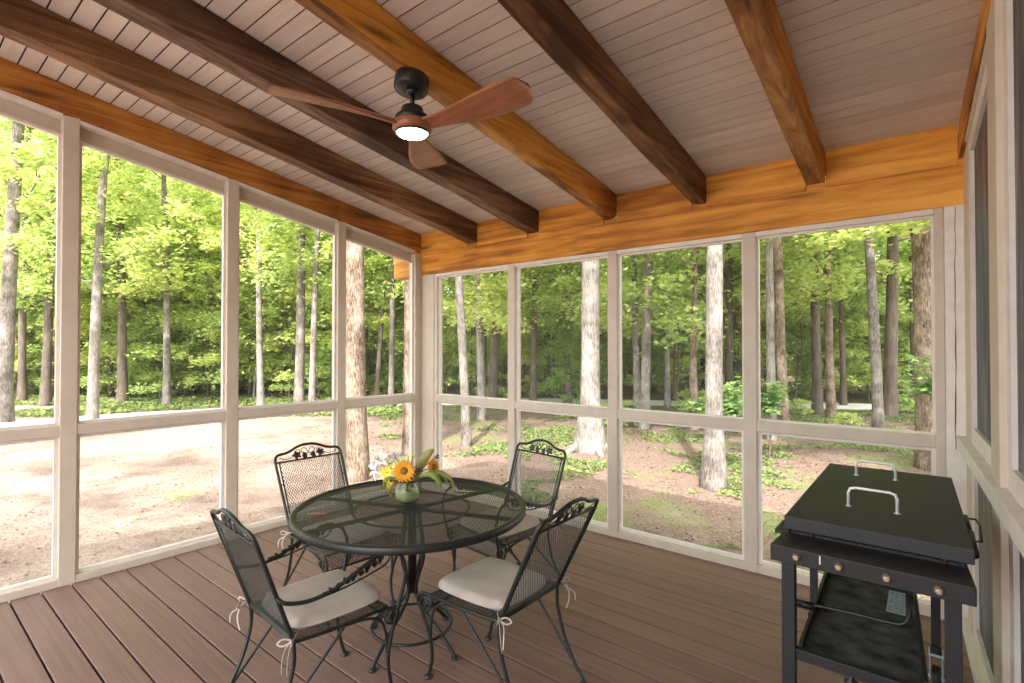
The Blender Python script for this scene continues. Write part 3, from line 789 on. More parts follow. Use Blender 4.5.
leafy([fp(432,474,2.68), fp(444,474,2.68), fp(452,481,2.68), fp(454,494,2.68)], .016, LFD, 'narrow olive leaf drooping at the far right of the bouquet')
leafy([fp(398,482,2.66), fp(392,486,2.64), fp(389,492,2.64), fp(394,498,2.64)], .020, LFD, 'golden leaf curling down at the left of the vase')
leafy([fp(400,480,2.68), fp(390,478,2.66), fp(385,482,2.66), fp(384,489,2.66)], .022, LFG, 'short green leaf between the yellow blossoms')

# ------------------------------------------------------------------ ceiling fan
FX, FY = -2.0, 1.685
zc = uz(FY)
fan = empty('ceiling_fan', (FX, FY, zc), label='ceiling fan with three walnut blades and a round light, under the orange log rafter', cat='ceiling fan')
m = MB(); sl = Matrix.Rotation(math.atan(-SL), 4, 'X')
vs0 = MB(); vs0.lathe([(0,.0),(.082,.0),(.084,-.006),(.084,-.064),(.080,-.070),(.03,-.070),(0,-.066)], n=40)
vs0.v = [tuple(sl @ Vector(v)) for v in vs0.v]; vs0.build('canopy', BLACKM, fan)
m = MB(); m.lathe([(.034,-.074),(.030,-.088),(.018,-.094),(0,-.094)], n=24); m.tube([(0,0,-.06),(0,0,-.165)], .012, 12); m.build('downrod', BLACKM, fan)
m = MB(); m.lathe([(0,-.135),(.018,-.135),(.022,-.150),(.050,-.152),(.054,-.158),(.054,-.182),(.060,-.188),(.078,-.194),(.082,-.202),(.084,-.232),(.02,-.235)], n=40); m.build('motor_housing', BLACKM, fan)
m = MB(); m.lathe([(0,-.225),(.088,-.225),(.096,-.235),(.097,-.262),(.086,-.275),(.0,-.275)], n=48); m.build('hub', BLADE, fan)
LAMP = simple('lit_fan_lens', (.95,.95,.95), emit=((1,.96,.88), 14))
m = MB(); m.lathe([(0,-.292),(.05,-.291),(.070,-.287),(.077,-.278),(.077,-.270),(0,-.270)], n=40); m.build('light_lens', LAMP, fan)
m = MB(); m.lathe([(.077,-.270),(.084,-.270),(.085,-.282),(.079,-.284),(.077,-.276)], n=40); m.build('light_ring', BLACKM, fan)
for k, ang in enumerate((-112, 8, 128)):
    a = R(ang); d = Vector((math.cos(a), math.sin(a), 0)); s = Vector((-math.sin(a), math.cos(a), 0)); m = MB(); vs = []; fs = []
    K, Q = 26, 8
    for i in range(K+1):
        t = i/K; rr = .06 + .60*t
        # chord and sweep of the carved blade
        q_ = min(1, t/.80); ch = .075 + .115*q_*q_*(3-2*q_)
        if t > .90: ch *= max(.02, 1-((t-.90)/.10)**2.6)**.5
        cc = s*(.030*math.sin(t*2.6) - .015*t)
        tw = R(-21 + 10*t)
        z = -.250 + .030*t
        for sd in (1, -1):
            for j in range(Q+1):
                c_ = -1+2*j/Q; th = .0065*(1-c_*c_)**.5*(1.6-.9*t)+.0012
                cam_ = .010*(1-c_*c_)
                off = c_*ch*.5
                vs.append(d*rr + cc + s*off*math.cos(tw) + Vector((0,0, z + off*math.sin(tw) + cam_ + sd*th)))
    n1 = (Q+1)*2
    for i in range(K):
        for sd in range(2):
            for j in range(Q):
                q = i*n1+sd*(Q+1)+j; f = (q, q+n1, q+n1+1, q+1); fs.append(f if sd == 0 else f[::-1])
        for (u1, u2) in ((0, Q+1), (Q, 2*Q+1)):
            q = i*n1; fs.append((q+u1, q+u2, q+n1+u2, q+n1+u1) if u1 == 0 else (q+u1, q+n1+u1, q+n1+u2, q+u2))
    fs.append(tuple([K*n1+j for j in range(Q+1)] + [K*n1+Q+1+j for j in range(Q, -1, -1)]))
    m.add(vs, fs, 0, True); m.build('blade', BLADE, fan)

# ------------------------------------------------------------------ griddle
gr = empty('griddle', (-.17, 2.4, 0), label='black flat-top griddle with closed lid and two metal lid handles at the right wall', cat='griddle')
def G(mb, name, mat, parent=gr, **k):
    mb.v = [(v[0]+.17, v[1]-2.4, v[2]) for v in mb.v]; return mb.build(name, mat, parent, **k)
m = MB()   # lid: a shallow box pan upside down
def lidpt(u, v, dz): # u 0..1 left-right, v 0..1 front-back
    xl = -.405 + .010*v; xr = .090 - .030*v
    return (xl+(xr-xl)*u, 2.0+.95*v, .920+.02*v+dz)
m.hexa([lidpt(0,0,-.045), lidpt(1,0,-.045), lidpt(1,1,-.045), lidpt(0,1,-.045), lidpt(0,0,0), lidpt(1,0,0), lidpt(1,1,0), lidpt(0,1,0)])
lid = G(m, 'lid', GRILLTOP, bevel=.004)
for (xa, ya, xb, yb, z, h) in ((-.243,2.25,-.100,2.25,.922,.072),(-.268,2.76,-.128,2.76,.934,.068)):
    m = MB(); pts = [(xa,ya,z),(xa,ya,z+h*.72),(xa+.006,ya,z+h*.94),(xa+.022,ya,z+h),(xb-.022,yb,z+h),(xb-.006,yb,z+h*.94),(xb,yb,z+h*.72),(xb,yb,z)]
    m.v = []; m.tube(pts, .0052, 8); 
    for x_ in (xa, xb): m.lathe([(0,z-.002),(.010,z-.002),(.010,z+.004),(0,z+.005)], (x_, ya, 0), 12)
    m.v = [(v[0]+.17, v[1]-2.4, v[2]) for v in m.v]; m.build('handle', ALU, lid)
m = MB(); m.box(-.375,.055,2.045,2.93,.775,.872); G(m, 'cooking_box', RUST, bevel=.004)
m = MB(); m.box(-.385,.062,2.03,2.045,.80,.864); m.box(-.385,.062,2.93,2.945,.80,.87); m.box(-.390,-.375,2.03,2.945,.80,.868); m.box(.055,.07,2.03,2.945,.80,.868)
G(m, 'griddle_plate_rim', GRILLBLK, bevel=.002)
for x in (-.325, .022):
    m = MB(); m.lathe([(0,.856),(.007,.856),(.007,.884),(0,.884)], (x, 2.028, 0), 10); G(m, 'lid_stop', RUST)
m = MB(); vsx = [(-.421,1.87,.805),(.087,1.87,.805),(.075,2.085,.815),(-.412,2.085,.815),(-.421,1.87,.857),(.087,1.87,.857),(.075,2.085,.854),(-.412,2.085,.854)]
m.hexa(vsx); sh = G(m, 'control_panel', GRILLBLK, bevel=.003)
m = MB(); m.box(-.372,.040,2.052,2.060,.8545,.858); G(m, 'grease_lip', CHROME)
m = MB(); m.box(-.2805,-.2765,1.8675,1.871,.826,.852); G(m, 'panel_mark', ALU)
m = MB(); m.box(-.442,-.395,2.03,2.16,.845,.858); G(m, 'side_bracket', GRILLBLK, bevel=.002)
for x, z in ((-.343,.834),(-.228,.833),(-.109,.832),(.008,.830)):
    m = MB(); m.lathe([(0,.0),(.0125,.0),(.0125,.004),(.0105,.008),(.009,.018),(.006,.020),(0,.018)], (0,0,0), 20)
    m.v = [(v[0]+x, 1.870-v[2], z+v[1]) for v in m.v]; G(m, 'knob', KNOB)
def leg(x0, x1, y0, y1, z0, z1):
    m = MB(); m.box(x0, x1, y0, y1, z0, z1); return G(m, 'leg', GRILLBLK, bevel=.002)
leg(-.397,-.358,1.915,1.95,.001,.806); leg(.020,.058,1.915,1.95,.001,.806)
for x0, x1 in ((-.484,-.452),(-.016,.018)):
    lg = leg(x0, x1, 2.95, 2.98, .165, .78)
    m = MB(); xc = (x0+x1)/2
    m.box(xc-.026, xc+.026, 2.94, 2.99, .150, .168); m.box(xc-.024,xc-.019,2.93,3.0,.05,.155); m.box(xc+.019,xc+.024,2.93,3.0,.05,.155)
    m.tube([(xc-.03,2.965,.052),(xc+.03,2.965,.052)], .006, 8)
    G(m, 'caster_bracket', GALV, bevel=.002)
    m = MB(); P = [(.0,-.015),(.030,-.015),(.046,-.015),(.050,-.010),(.050,.010),(.046,.015),(.0,.015)]; m.lathe(P, n=28)
    m.v = [(xc+v[2], 2.965+v[0], .0515+v[1]) for v in m.v]; G(m, 'caster_wheel', RUBBER)
    m = MB(); m.box(x0-.004, x1+.004, 2.93,3.0,.165,.172); m.box(xc-.02,xc+.006,2.915,2.94,.175,.20); G(m, 'brake_lever', BLACKM, bevel=.003)
# frame rails and undershelf
m = MB(); m.box(-.397,.058,1.925,1.95,.478,.512); G(m, 'front_rail', GRILLBLK, bevel=.002)
m = MB()
m.hexa([(-.43,2.95,.74),(-.0,2.95,.74),(-.0,2.975,.74),(-.43,2.975,.74),(-.43,2.95,.775),(-.0,2.95,.775),(-.0,2.975,.775),(-.43,2.975,.775)]); G(m, 'rear_rail', GRILLBLK)
for xa, xb in ((-.38,-.465),(.04,.0)):
    m = MB(); m.tube([(xa,1.94,.75),(xb,2.96,.75)], .012, 6); G(m, 'side_rail', GRILLBLK)
m = MB(); m.hexa([(-.345,1.95,.488),(-.018,1.95,.488),(-.066,2.72,.488),(-.368,2.72,.488),(-.345,1.95,.500),(-.018,1.95,.500),(-.066,2.72,.500),(-.368,2.72,.500)])
us = G(m, 'undershelf', DUST)
m = MB()
for (a, b) in (((-.347,1.95),(-.372,2.72)),((-.022,1.95),(-.068,2.72)),((-.372,2.72),(-.068,2.72))):
    d = Vector((b[0]-a[0], b[1]-a[1], 0)).normalized(); s = Vector((-d.y, d.x, 0))*.006; A = Vector((*a, 0)); B = Vector((*b, 0))
    q = [A-s, B-s, B+s, A+s]
    if (B-A).cross(s).z < 0: q = q[::-1]
    m.hexa([(p.x, p.y, .484) for p in q]+[(p.x, p.y, .526) for p in q])
G(m, 'shelf_lip', GRILLBLK, bevel=.001)
m = MB(); m.hexa([(-.146,2.44,.5005),(-.086,2.44,.5005),(-.094,2.66,.5005),(-.148,2.66,.5005),(-.146,2.44,.5012),(-.086,2.44,.5012),(-.094,2.66,.5012),(-.148,2.66,.5012)])
st = G(m, 'instruction_sticker', STICK)
m = MB()
for r_ in range(7):
    for c_ in range(3):
        if random.random() < .85:
            x = -.142 + c_*.018; y_ = 2.455 + r_*.028; m.box(x, x+.012, y_, y_+.015*random.uniform(.5,1.1), .5013, .5016)
m.v = [(v[0]+.17, v[1]-2.4, v[2]) for v in m.v]; m.build('sticker_print', BLUEGREY, st)
m = MB(); m.tube(spline([(-.375,2.0,.628),(-.30,2.0,.640),(-.20,2.0,.646),(-.115,2.0,.648),(-.078,2.0,.655),(-.062,2.0,.680),(-.060,2.0,.705)], 6), .0058, 8); G(m, 'gas_hose', BLACKM)
m = MB(); m.lathe([(0,0),(.013,0),(.013,.055),(0,.055)], n=14); m.v = [(-.372+v[2], 2.0+v[0], .632+v[1]) for v in m.v]; G(m, 'valve', BLACKM)
m = MB(); m.lathe([(0,0),(.018,.002),(.020,.012),(.008,.02),(.006,.03)], n=16); m.v = [(-.205+v[0], 1.93+v[1], .452+v[2]) for v in m.v]; G(m, 'levelling_foot', BLACKM)
# tool hook and lighter grip on the right side
m = MB(); m.tube([(.088,2.42,.905),(.112,2.42,.905),(.118,2.35,.905),(.118,2.26,.876),(.092,2.26,.872)], .0035, 6); m.box(.058,.09,2.38,2.46,.885,.905); G(m, 'tool_hook', BLACKM)
m = MB(); m.tube([(.082,2.36,.925),(.090,2.27,.895)], .008, 8); m.tube([(.090,2.27,.897),(.096,2.14,.862)], .011, 10); G(m, 'side_handle', BLACKM)

# ------------------------------------------------------------------ ground
GZ = -.5
def gz(x, y):
    r = math.hypot(x+2, y-2)
    return GZ + .05*noise.noise(Vector((x*.35, y*.35, 1))) + (.25*noise.noise(Vector((x*.07, y*.07, 4)))+.0)*min(1, max(0, (r-9)/14)) + .02*max(0, r-24)
m = MB(); n = 150; vs = []
def gc(i):      # denser near the porch
    t = -1+2*i/n; return math.copysign(abs(t)**2.1, t)*95
for i in range(n+1):
    for j in range(n+1):
        x, y = gc(i)-2, gc(j)+3; vs.append((x, y, gz(x, y)))
m.add(vs, [(i*(n+1)+j, (i+1)*(n+1)+j, (i+1)*(n+1)+j+1, i*(n+1)+j+1) for i in range(n) for j in range(n)], 0, True)
tag(m.build('ground', GROUND), 'sandy forest floor with leaf litter around the porch', 'ground', kind='structure')
# gravel drive curving past at the edge of the woods
P = spline([(-20,-14,0),(-19.5,-5,0),(-18.8,2,0),(-17.6,7,0),(-15.0,12,0),(-11,16.5,0),(-5.5,20,0),(2,23,0),(10,25,0)], 10)
m = MB(); vs = []
for i, p in enumerate(P):
    d = (P[min(i+1, len(P)-1)]-P[max(i-1, 0)]).normalized(); s = Vector((-d.y, d.x, 0))
    for q in range(7):
        w = -1.1+2.2*q/6 + (.18*noise.noise(Vector((i*.7, q, 2))) if q in (0, 6) else 0)
        c = p + s*w; vs.append((c.x, c.y, gz(c.x, c.y) + .045*(1-(abs(q-3)/3)**2)+.012))
m.add(vs, [(i*7+q, i*7+7+q, i*7+8+q, i*7+1+q) for i in range(len(P)-1) for q in range(6)], 0, True)
tag(m.build('gravel_drive', GRAVEL), 'pale gravel drive curving past at the edge of the woods', 'drive', kind='structure')
DR = [Vector((p.x, p.y, 0)) for p in P]
def near_drive(x, y, r=1.5): return any((p.x-x)**2+(p.y-y)**2 < r*r for p in DR)

def leaf_quads(m, items):
    """items: (centre, size, flat) -> a folded little leaf each"""
    for c, s, fl in items:
        nx, ny = random.gauss(0, fl), random.gauss(0, fl); nn = Vector((nx, ny, 1)).normalized()
        a = random.uniform(0, 6.283); d = Vector((math.cos(a), math.sin(a), 0)); d = (d - nn*d.dot(nn)).normalized(); w = nn.cross(d)
        o = len(m.v); b = c - d*s*.5; t = c + d*s*.5; k = -nn*s*.10
        m.v += [tuple(b), tuple(c + w*s*.36 + k), tuple(t), tuple(c - w*s*.36 + k)]
        m.f += [[o, o+1, o+2], [o, o+2, o+3]]; m.m += [0, 0]; m.sm += [False, False]
def crown(n, z0, z1, rad, leaf, shape='round', clumps=60, seed=0, flat=.55):
    random.seed(seed); m = MB(); it = []; cl = []
    for k in range(clumps):
        t = random.random(); z = z0+(z1-z0)*t
        if shape == 'round': rr = rad*math.sin(math.pi*(.12+.80*t))**.6
        elif shape == 'column': rr = rad*(.8+.2*math.sin(t*9))
        else: rr = rad*(1-.75*t)
        a = random.uniform(0, 6.283); q = rr*random.random()**.5
        cl.append((Vector((q*math.cos(a), q*math.sin(a), z)), random.uniform(.45, 1.0)*rad*.30))
    for k in range(n):
        c, s = random.choice(cl)
        a = random.uniform(0, 6.283); q = abs(random.gauss(0, .6)); p = c + Vector((math.cos(a)*s*q, math.sin(a)*s*q, random.gauss(0, .22)*s - .10*s*q*q))
        it.append((p, leaf*random.uniform(.7, 1.3), flat))
    leaf_quads(m, it); return m, cl
def mesh_of(mb, name, mat):
    o = mb.build(name, mat); me = o.data; bpy.data.objects.remove(o); return me
def new_obj(name, me, par=None):
    o = bpy.data.objects.new(name, me); C.objects.link(o); o.parent = par; return o
# crown meshes, shared by copies
CR = {}
def mk(key, mat, *a, **k):
    mb, cl = crown(*a, **k); CR[key] = (mesh_of(mb, 'foliage', mat), cl)
mk('high0', LEAF, 5600, 6.5, 15, 3.4, 0.2, clumps=80, seed=11)
mk('high1', LEAF2, 5600, 5.5, 14, 3.0, 0.2, clumps=80, seed=12)
mk('mid0', LEAF, 10500, 2.6, 12.5, 2.6, 0.15, clumps=95, seed=13)
mk('mid1', LEAF2, 10500, 2.0, 11.5, 2.4, 0.15, clumps=95, seed=14)
mk('mid2', LEAF, 9500, 3.2, 13.5, 2.8, 0.155, clumps=85, seed=15)
mk('low0', LEAF, 7500, .7, 5.6, 1.8, 0.12, shape='column', clumps=60, seed=16)
mk('low1', LEAF2, 7500, .5, 4.8, 1.7, 0.12, shape='cone', clumps=55, seed=17)
mk('low2', LEAF, 8000, 1.4, 6.6, 2.0, 0.125, shape='round', clumps=60, seed=18)
mk('far0', LEAF, 7000, 1.0, 17, 3.6, .34, shape='column', clumps=110, seed=19)
mk('far1', LEAF2, 7000, .5, 16, 3.4, .34, shape='column', clumps=110, seed=20)
mk('open0', LEAF2, 2600, 7, 13, 3.2, .24, clumps=16, seed=31)
mk('open1', LEAF2, 2600, 6, 12, 3.4, .24, clumps=14, seed=32)
mk('shrub0', LEAF2, 1300, .12, 1.1, .8, .12, clumps=22, seed=21)
mk('shrub1', LEAF, 1300, .1, .8, .9, .12, clumps=22, seed=22)
random.seed(99)
def trunk_mb(h, r, lean=(0,0), bend=.15, flare=1.5, fork=None, limbs=(), seed=0, n=12):
    rnd = random.Random(seed); m = MB(); P = []; Rr = []
    K = 16
    ph = rnd.uniform(0, 6)
    for i in range(K+1):
        t = i/K; z = h*t
        P.append(Vector((lean[0]*t + bend*math.sin(t*5+ph)*t, lean[1]*t + bend*math.cos(t*4+ph)*t, z - .12*(i == 0))))
        Rr.append(r*(1-.62*t)*(1+rnd.uniform(-.03,.03)) + r*(flare-1)*math.exp(-z/(.9*r*2)))
    S = spline(P, 3); RS = []
    for i in range(len(S)): 
        q = i/3; a = int(min(q, K-1)); RS.append(Rr[a]+(Rr[min(a+1,K)]-Rr[a])*(q-a))
    m.tube(S, RS, n)
    if flare > 1.8:     # root flares
        for k in range(5):
            a = ph+k*1.256+rnd.uniform(-.3,.3)
            m.tube(spline([(math.cos(a)*r*.5, math.sin(a)*r*.5, r*2.6),(math.cos(a)*r*1.3, math.sin(a)*r*1.3, r*.8),(math.cos(a)*r*2.3, math.sin(a)*r*2.3, r*.12),(math.cos(a)*r*3.1, math.sin(a)*r*3.1, -.08)], 4), [r*.42]*6+[r*.30]*4+[r*.16]*3, 8)
    def at(t):
        q = t*K; a = int(min(q, K-1)); return P[a].lerp(P[a+1], q-a)
    for (t, dx, dy, dz, rr) in limbs:
        b = at(t); e = b + Vector((dx, dy, dz)); mid = (b+e)/2 + Vector((rnd.uniform(-.1,.1), rnd.uniform(-.1,.1), -.12*abs(dz)+.05))
        m.tube(spline([b, mid, e], 5), [rr*(1-.07*i) for i in range(11)], 7)
        for w in range(2):
            f = mid.lerp(e, rnd.uniform(0,.7)); g = f + Vector((dx, dy, dz))*rnd.uniform(.25,.45) + Vector((rnd.uniform(-.3,.3), rnd.uniform(-.3,.3), rnd.uniform(0,.35)))
            m.tube([f, (f+g)/2+Vector((0,0,.05)), g], [rr*.4, rr*.3, rr*.12], 5)
    return m
def rand_limbs(n, h, z0, r, rnd):
    out = []
    for k in range(n):
        t = rnd.uniform(z0/h, .95); a = rnd.uniform(0, 6.283); L_ = rnd.uniform(.7, 1.9)
        out.append((t, L_*math.cos(a), L_*math.sin(a), L_*rnd.uniform(.3,.9), r*.30*(1-.5*t)))
    return out
def tree(px, d, wpx, topdx, bark, crownkey, label, h=14, flare=1.4, group=None, limbs=None, seed=0, crown_rot=None, cs=1, bend=.12, nl=7, limb_z=3.0, cat='tree', cdz=0):
    """px: column of the foot, d: metres ahead, wpx: trunk width in pixels, topdx: drift in pixels of the trunk at 6 m"""
    p = spot(px, d); p.z = gz(p.x, p.y); r = wpx*d/FPX/2
    lat = topdx*d/FPX * h/6.0; ln = (lat*math.cos(YAW), lat*math.sin(YAW))
    rnd = random.Random(seed+int(px)); e = empty('tree', p, label=label, cat=cat, group=group)
    lb = rand_limbs(nl, h, limb_z, r, rnd) if limbs is None else limbs
    trunk_mb(h, r, ln, bend, flare, limbs=lb, seed=seed+int(px)).build('trunk', bark, e)
    if crownkey:
        f = new_obj('foliage', CR[crownkey][0], e); f.location = (ln[0]*.7, ln[1]*.7, cdz); f.rotation_euler = (0, 0, rnd.uniform(0, 6.28) if crown_rot is None else crown_rot); f.scale = (cs, cs, cs)
    return e
# near, individually recognisable trees
tree(713, 7.5, 18, 4, BARKG, 'high1', 'thick straight pale trunk closest to the back screens, right of the middle mullion', h=15, flare=1.7, seed=1, bend=.03, nl=2, limb_z=7)
tree(590, 10., 20, 0, BARKP, 'high0', 'sunlit pale trunk with spreading root flares behind the second back screen', h=15, flare=2.0, seed=2, bend=.06, nl=2, limb_z=7)
tree(410, 9.7, 13.5, 0, BARKB, 'high1', 'dark speckled trunk just outside the left end of the header beam', h=15, flare=1.3, seed=3, bend=.02, nl=2, limb_z=7)
e4 = tree(358, 8.0, 21, -7, BARKB, 'high0', 'thick mottled trunk behind the last left-wall post, with a bare limb reaching left', h=14, flare=1.3, seed=4, bend=.10, nl=0)
m = MB(); o4 = e4.location
def rel(px, d, z): 
    q = spot(px, d); return Vector((q.x-o4.x, q.y-o4.y, z-o4.z))
def zat(py, d): return CH + d*math.tan(math.atan((341.5-py)/FPX)+PITCH)
m.tube(spline([rel(350,8,zat(235,8)), rel(335,7.8,zat(208,7.8)), rel(318,7.6,zat(188,7.6)), rel(300,7.5,zat(183,7.5))], 5), [.13,.12,.11,.10,.09,.085,.08,.075,.07,.065,.06,.055,.05,.045,.04,.03], 8)
m.tube(spline([rel(322,7.6,zat(184,7.6)), rel(300,7.4,zat(185,7.4)), rel(278,7.3,zat(187,7.3)), rel(262,7.2,zat(196,7.2)), rel(240,7.1,zat(196,7.1))], 5), [.05]*5+[.035]*5+[.022]*5+[.012]*6, 7)
m.tube([rel(282,7.3,zat(187,7.3)), rel(281,7.3,zat(180,7.3)), rel(285,7.3,zat(172,7.3))], [.03,.022,.01], 6)
m.tube([rel(266,7.2,zat(193,7.2)), rel(272,7.2,zat(178,7.2)), rel(284,7.2,zat(166,7.2))], [.015,.012,.006], 5)
m.build('broken_limb', BARKB, e4)
tree(936, 8.6, 31, -12, BARKB, None, 'thickest furrowed brown trunk, right end of the back screens above the griddle', h=13, flare=1.25, seed=5, bend=.03, nl=0)
tree(467, 10.6, 9.5, -13, BARKG, 'mid2', 'slim grey trunk leaning left in the first back screen beside the corner post', h=13, flare=1.3, seed=6, bend=.08, nl=3, limb_z=6, cdz=2.5)
tree(482, 14.5, 8, -7, BARKP, 'mid0', 'pale sunlit trunk just right of the leaning grey one', h=14, seed=7, nl=3, limb_z=6)
tree(491, 17, 10, 10, BARKD, 'mid1', 'dark trunk leaning right behind the first back screen', h=14, seed=8, nl=4, cdz=.8)
tree(483, 18.5, 8, 0, BARKD, 'mid1', 'dark straight trunk between the pale and the leaning dark one', h=14, seed=9, nl=4, cdz=.8)
tree(533, 17, 6.5, 2, BARKD, 'mid0', 'slender dark trunk left of centre in the second back screen', h=14, seed=10, nl=5, cdz=.8)
tree(567, 18.5, 7, 2, BARKG, 'mid1', 'grey trunk left of the big pale rooted one', h=14, seed=11, nl=4, cdz=.8)
tree(547, 22, 6, -1, BARKD, 'mid0', 'thin dark trunk farther back in the second back screen', h=15, seed=12, nl=4, cdz=.8)
tree(644, 13, 10, 8, BARKG, 'mid1', 'grey trunk leaning right, front one of the pair left in the third back screen', h=14, seed=13, bend=.06, nl=2, limb_z=5)
tree(637, 14, 7, -6, BARKG, 'mid0', 'thinner trunk leaning left, rear one of the pair in the third back screen', h=12, seed=14, nl=2, limb_z=5)
tree(694, 13, 9, -1, BARKB, None, 'forked trunk with two rising arms left of the thick straight trunk', h=4.4, flare=1.3, seed=15, bend=.05, nl=0,
     limbs=[(.97,-.55,-.30,2.6,.085),(.97,.35,.22,2.8,.085),(.9,-1.3,-.7,2.2,.04)])
tree(676, 20, 5, 0, BARKD, 'mid1', 'thin dark trunk seen through the third back screen, middle', h=14, seed=16, cdz=.8)
tree(728, 19, 8, 2, BARKD, 'mid0', 'dark trunk right behind the thick straight one', h=14, seed=17, cdz=.8)
tree(771, 11.5, 9, 0, BARKP, 'high0', 'whitish twin trunk, left one, beside the mullion of the fourth back screen', h=11, seed=18, bend=.06, nl=5, limb_z=4)
tree(783, 12.2, 10, -4, BARKB, 'high1', 'brown twin trunk, right one, beside the mullion of the fourth back screen', h=14, seed=19, nl=3, limb_z=5)
tree(817, 16, 9, -1, BARKD, 'mid2', 'dark trunk with broad low part, left of the slim brown pair', h=14, seed=20, cdz=.8)
tree(831, 15, 8, -4, BARKB, 'mid0', 'brown trunk left of a darker slim one in the fourth back screen', h=14, seed=21, cdz=.8)
tree(843, 18, 5.5, -2, BARKD, 'mid1', 'slim dark trunk right of the brown one in the fourth back screen', h=14, seed=22, cdz=.8)
tree(878, 11, 10, -8, BARKG, 'high1', 'grey wavy trunk leaning left in the middle of the fourth back screen', h=13, seed=23, bend=.14, nl=3, limb_z=4)
tree(889, 15, 12, 4, BARKD, 'mid2', 'dark trunk close behind the grey wavy one', h=14, seed=24, cdz=.8)
tree(915, 17, 9, 0, BARKD, 'mid1', 'dark trunk beside the thickest furrowed one', h=14, seed=25, cdz=.8)
tree(4, 13.8, 14, 8, BARKG, 'mid2', 'grey trunk at the far left edge, rising past the first post', h=14, seed=26, bend=.06, nl=8, limb_z=3.5, cdz=1.4)
tree(23, 19, 7, 0, BARKD, 'mid1', 'dark slim trunk right of the far left grey one', h=14, seed=27, cdz=1.4)
tree(46, 18, 8.5, 3, BARKD, 'mid0', 'dark trunk just left of the first post', h=14, seed=28, cdz=1.4)
tree(93, 14.6, 10, 7, BARKP, 'mid2', 'whitish-footed trunk leaning right, right of the first post', h=13, flare=1.25, seed=29, bend=.10, nl=7, cdz=1.4)
tree(123, 18.5, 9, -4, BARKD, 'mid1', 'dark trunk leaning left, right of the whitish-footed one', h=13, seed=30, cdz=1.4)
tree(167, 18, 7, -2, BARKG, 'mid0', 'grey-brown forking trunk in the middle of the second left screen', h=14, seed=31, nl=9, limb_z=4.5, cdz=1.4)
tree(261, 17, 6.5, -2, BARKP, 'mid2', 'slim pale trunk right of the second post', h=14, seed=32, cdz=1.4)
tree(299, 16, 9.5, 4, BARKG, 'mid1', 'grey trunk, left one of two close together, left of the last post', h=14, seed=33, limb_z=5, cdz=1.4)
tree(312, 15.5, 6.5, 6, BARKP, 'mid2', 'thin pale trunk, right one of two close together, left of the last post', h=13, seed=34, limb_z=5, cdz=1.4)
tree(391, 17, 6, 2, BARKG, 'mid2', 'slim grey trunk between the mottled and the dark speckled trunks', h=14, seed=35, cdz=1.4)
tree(376, 19, 5, 12, BARKD, 'mid1', 'thin dark trunk leaning right beside the mottled trunk', h=13, seed=36, cdz=1.4)
# leafy sapling in front of the thick straight trunk, sprays on the furrowed trunk
def spray_tree(px, d, zz, r_, nleaf, leaf, label, cat='sapling', name='sapling', z0=None, mat=LEAFN):
    p = spot(px, d); p.z = gz(p.x, p.y); e = empty(name, p, label=label, cat=cat); rnd = random.Random(int(px)); m = MB(); it = []
    top = zz - p.z; b = MB(); random.seed(int(px*3))
    b.tube(spline([(0,0,-.05),(.03,.02,top*.5),(0,0,top)], 5), [.018]*6+[.010]*5, 6)
    for k in range(16):
        a = rnd.uniform(0,6.283); q = r_*rnd.uniform(.3,1); z = top + rnd.uniform(-.32,.30); t = Vector((q*math.cos(a), q*math.sin(a), z)); s = Vector((0,0,top-.25+rnd.uniform(-.1,.1)))
        b.tube([s, (s+t)/2+Vector((0,0,.05)), t], [.006,.005,.002], 5)
        for i in range(nleaf//16):
            f = s.lerp(t, rnd.uniform(.2,1.05)); it.append((f + Vector((rnd.gauss(0,.07), rnd.gauss(0,.07), rnd.gauss(0,.035))), leaf*rnd.uniform(.7,1.3), .35))
    leaf_quads(m, it); b.build('stem', BARKD, e); m.build('foliage', mat, e); return e
spray_tree(722, 8.3, .72, .62, 900, .11, 'low leafy sapling with broad green leaves in front of the thick straight trunk')
spray_tree(768, 9.2, .62, .55, 500, .11, 'leafy sapling behind the mullion left of the griddle')
spray_tree(940, 7.6, 1.12, .40, 420, .12, 'leafy sapling in front of the furrowed trunk above the griddle')
# leaves hanging down in front of the furrowed trunk's top
e7 = [o for o in C.objects if o.get('label', '').startswith('thickest furrowed')][0]; m = MB(); it = []; rnd = random.Random(5)
for (px, py, d, r_, nn) in ((930,218,7.9,.45,170),(898,226,8.2,.4,120),(842,236,8.4,.5,160),(950,205,7.8,.5,160),(800,225,8.6,.5,150)):
    q = spot(px, d); c = Vector((q.x-e7.location.x, q.y-e7.location.y, zat(py, d)-e7.location.z))
    for k in range(nn): it.append((c+Vector((rnd.gauss(0,r_*.6), rnd.gauss(0,r_*.6), rnd.gauss(0,.07))), .13*rnd.uniform(.7,1.3), .35))
for k in range(6000):
    a = rnd.uniform(0,6.28); q = 3.6*rnd.random()**.5; it.append((Vector((q*math.cos(a), q*math.sin(a), rnd.uniform(5.2, 11))), .2*rnd.uniform(.7,1.3), .5))
leaf_quads(m, it); m.build('foliage', LEAF, e7)

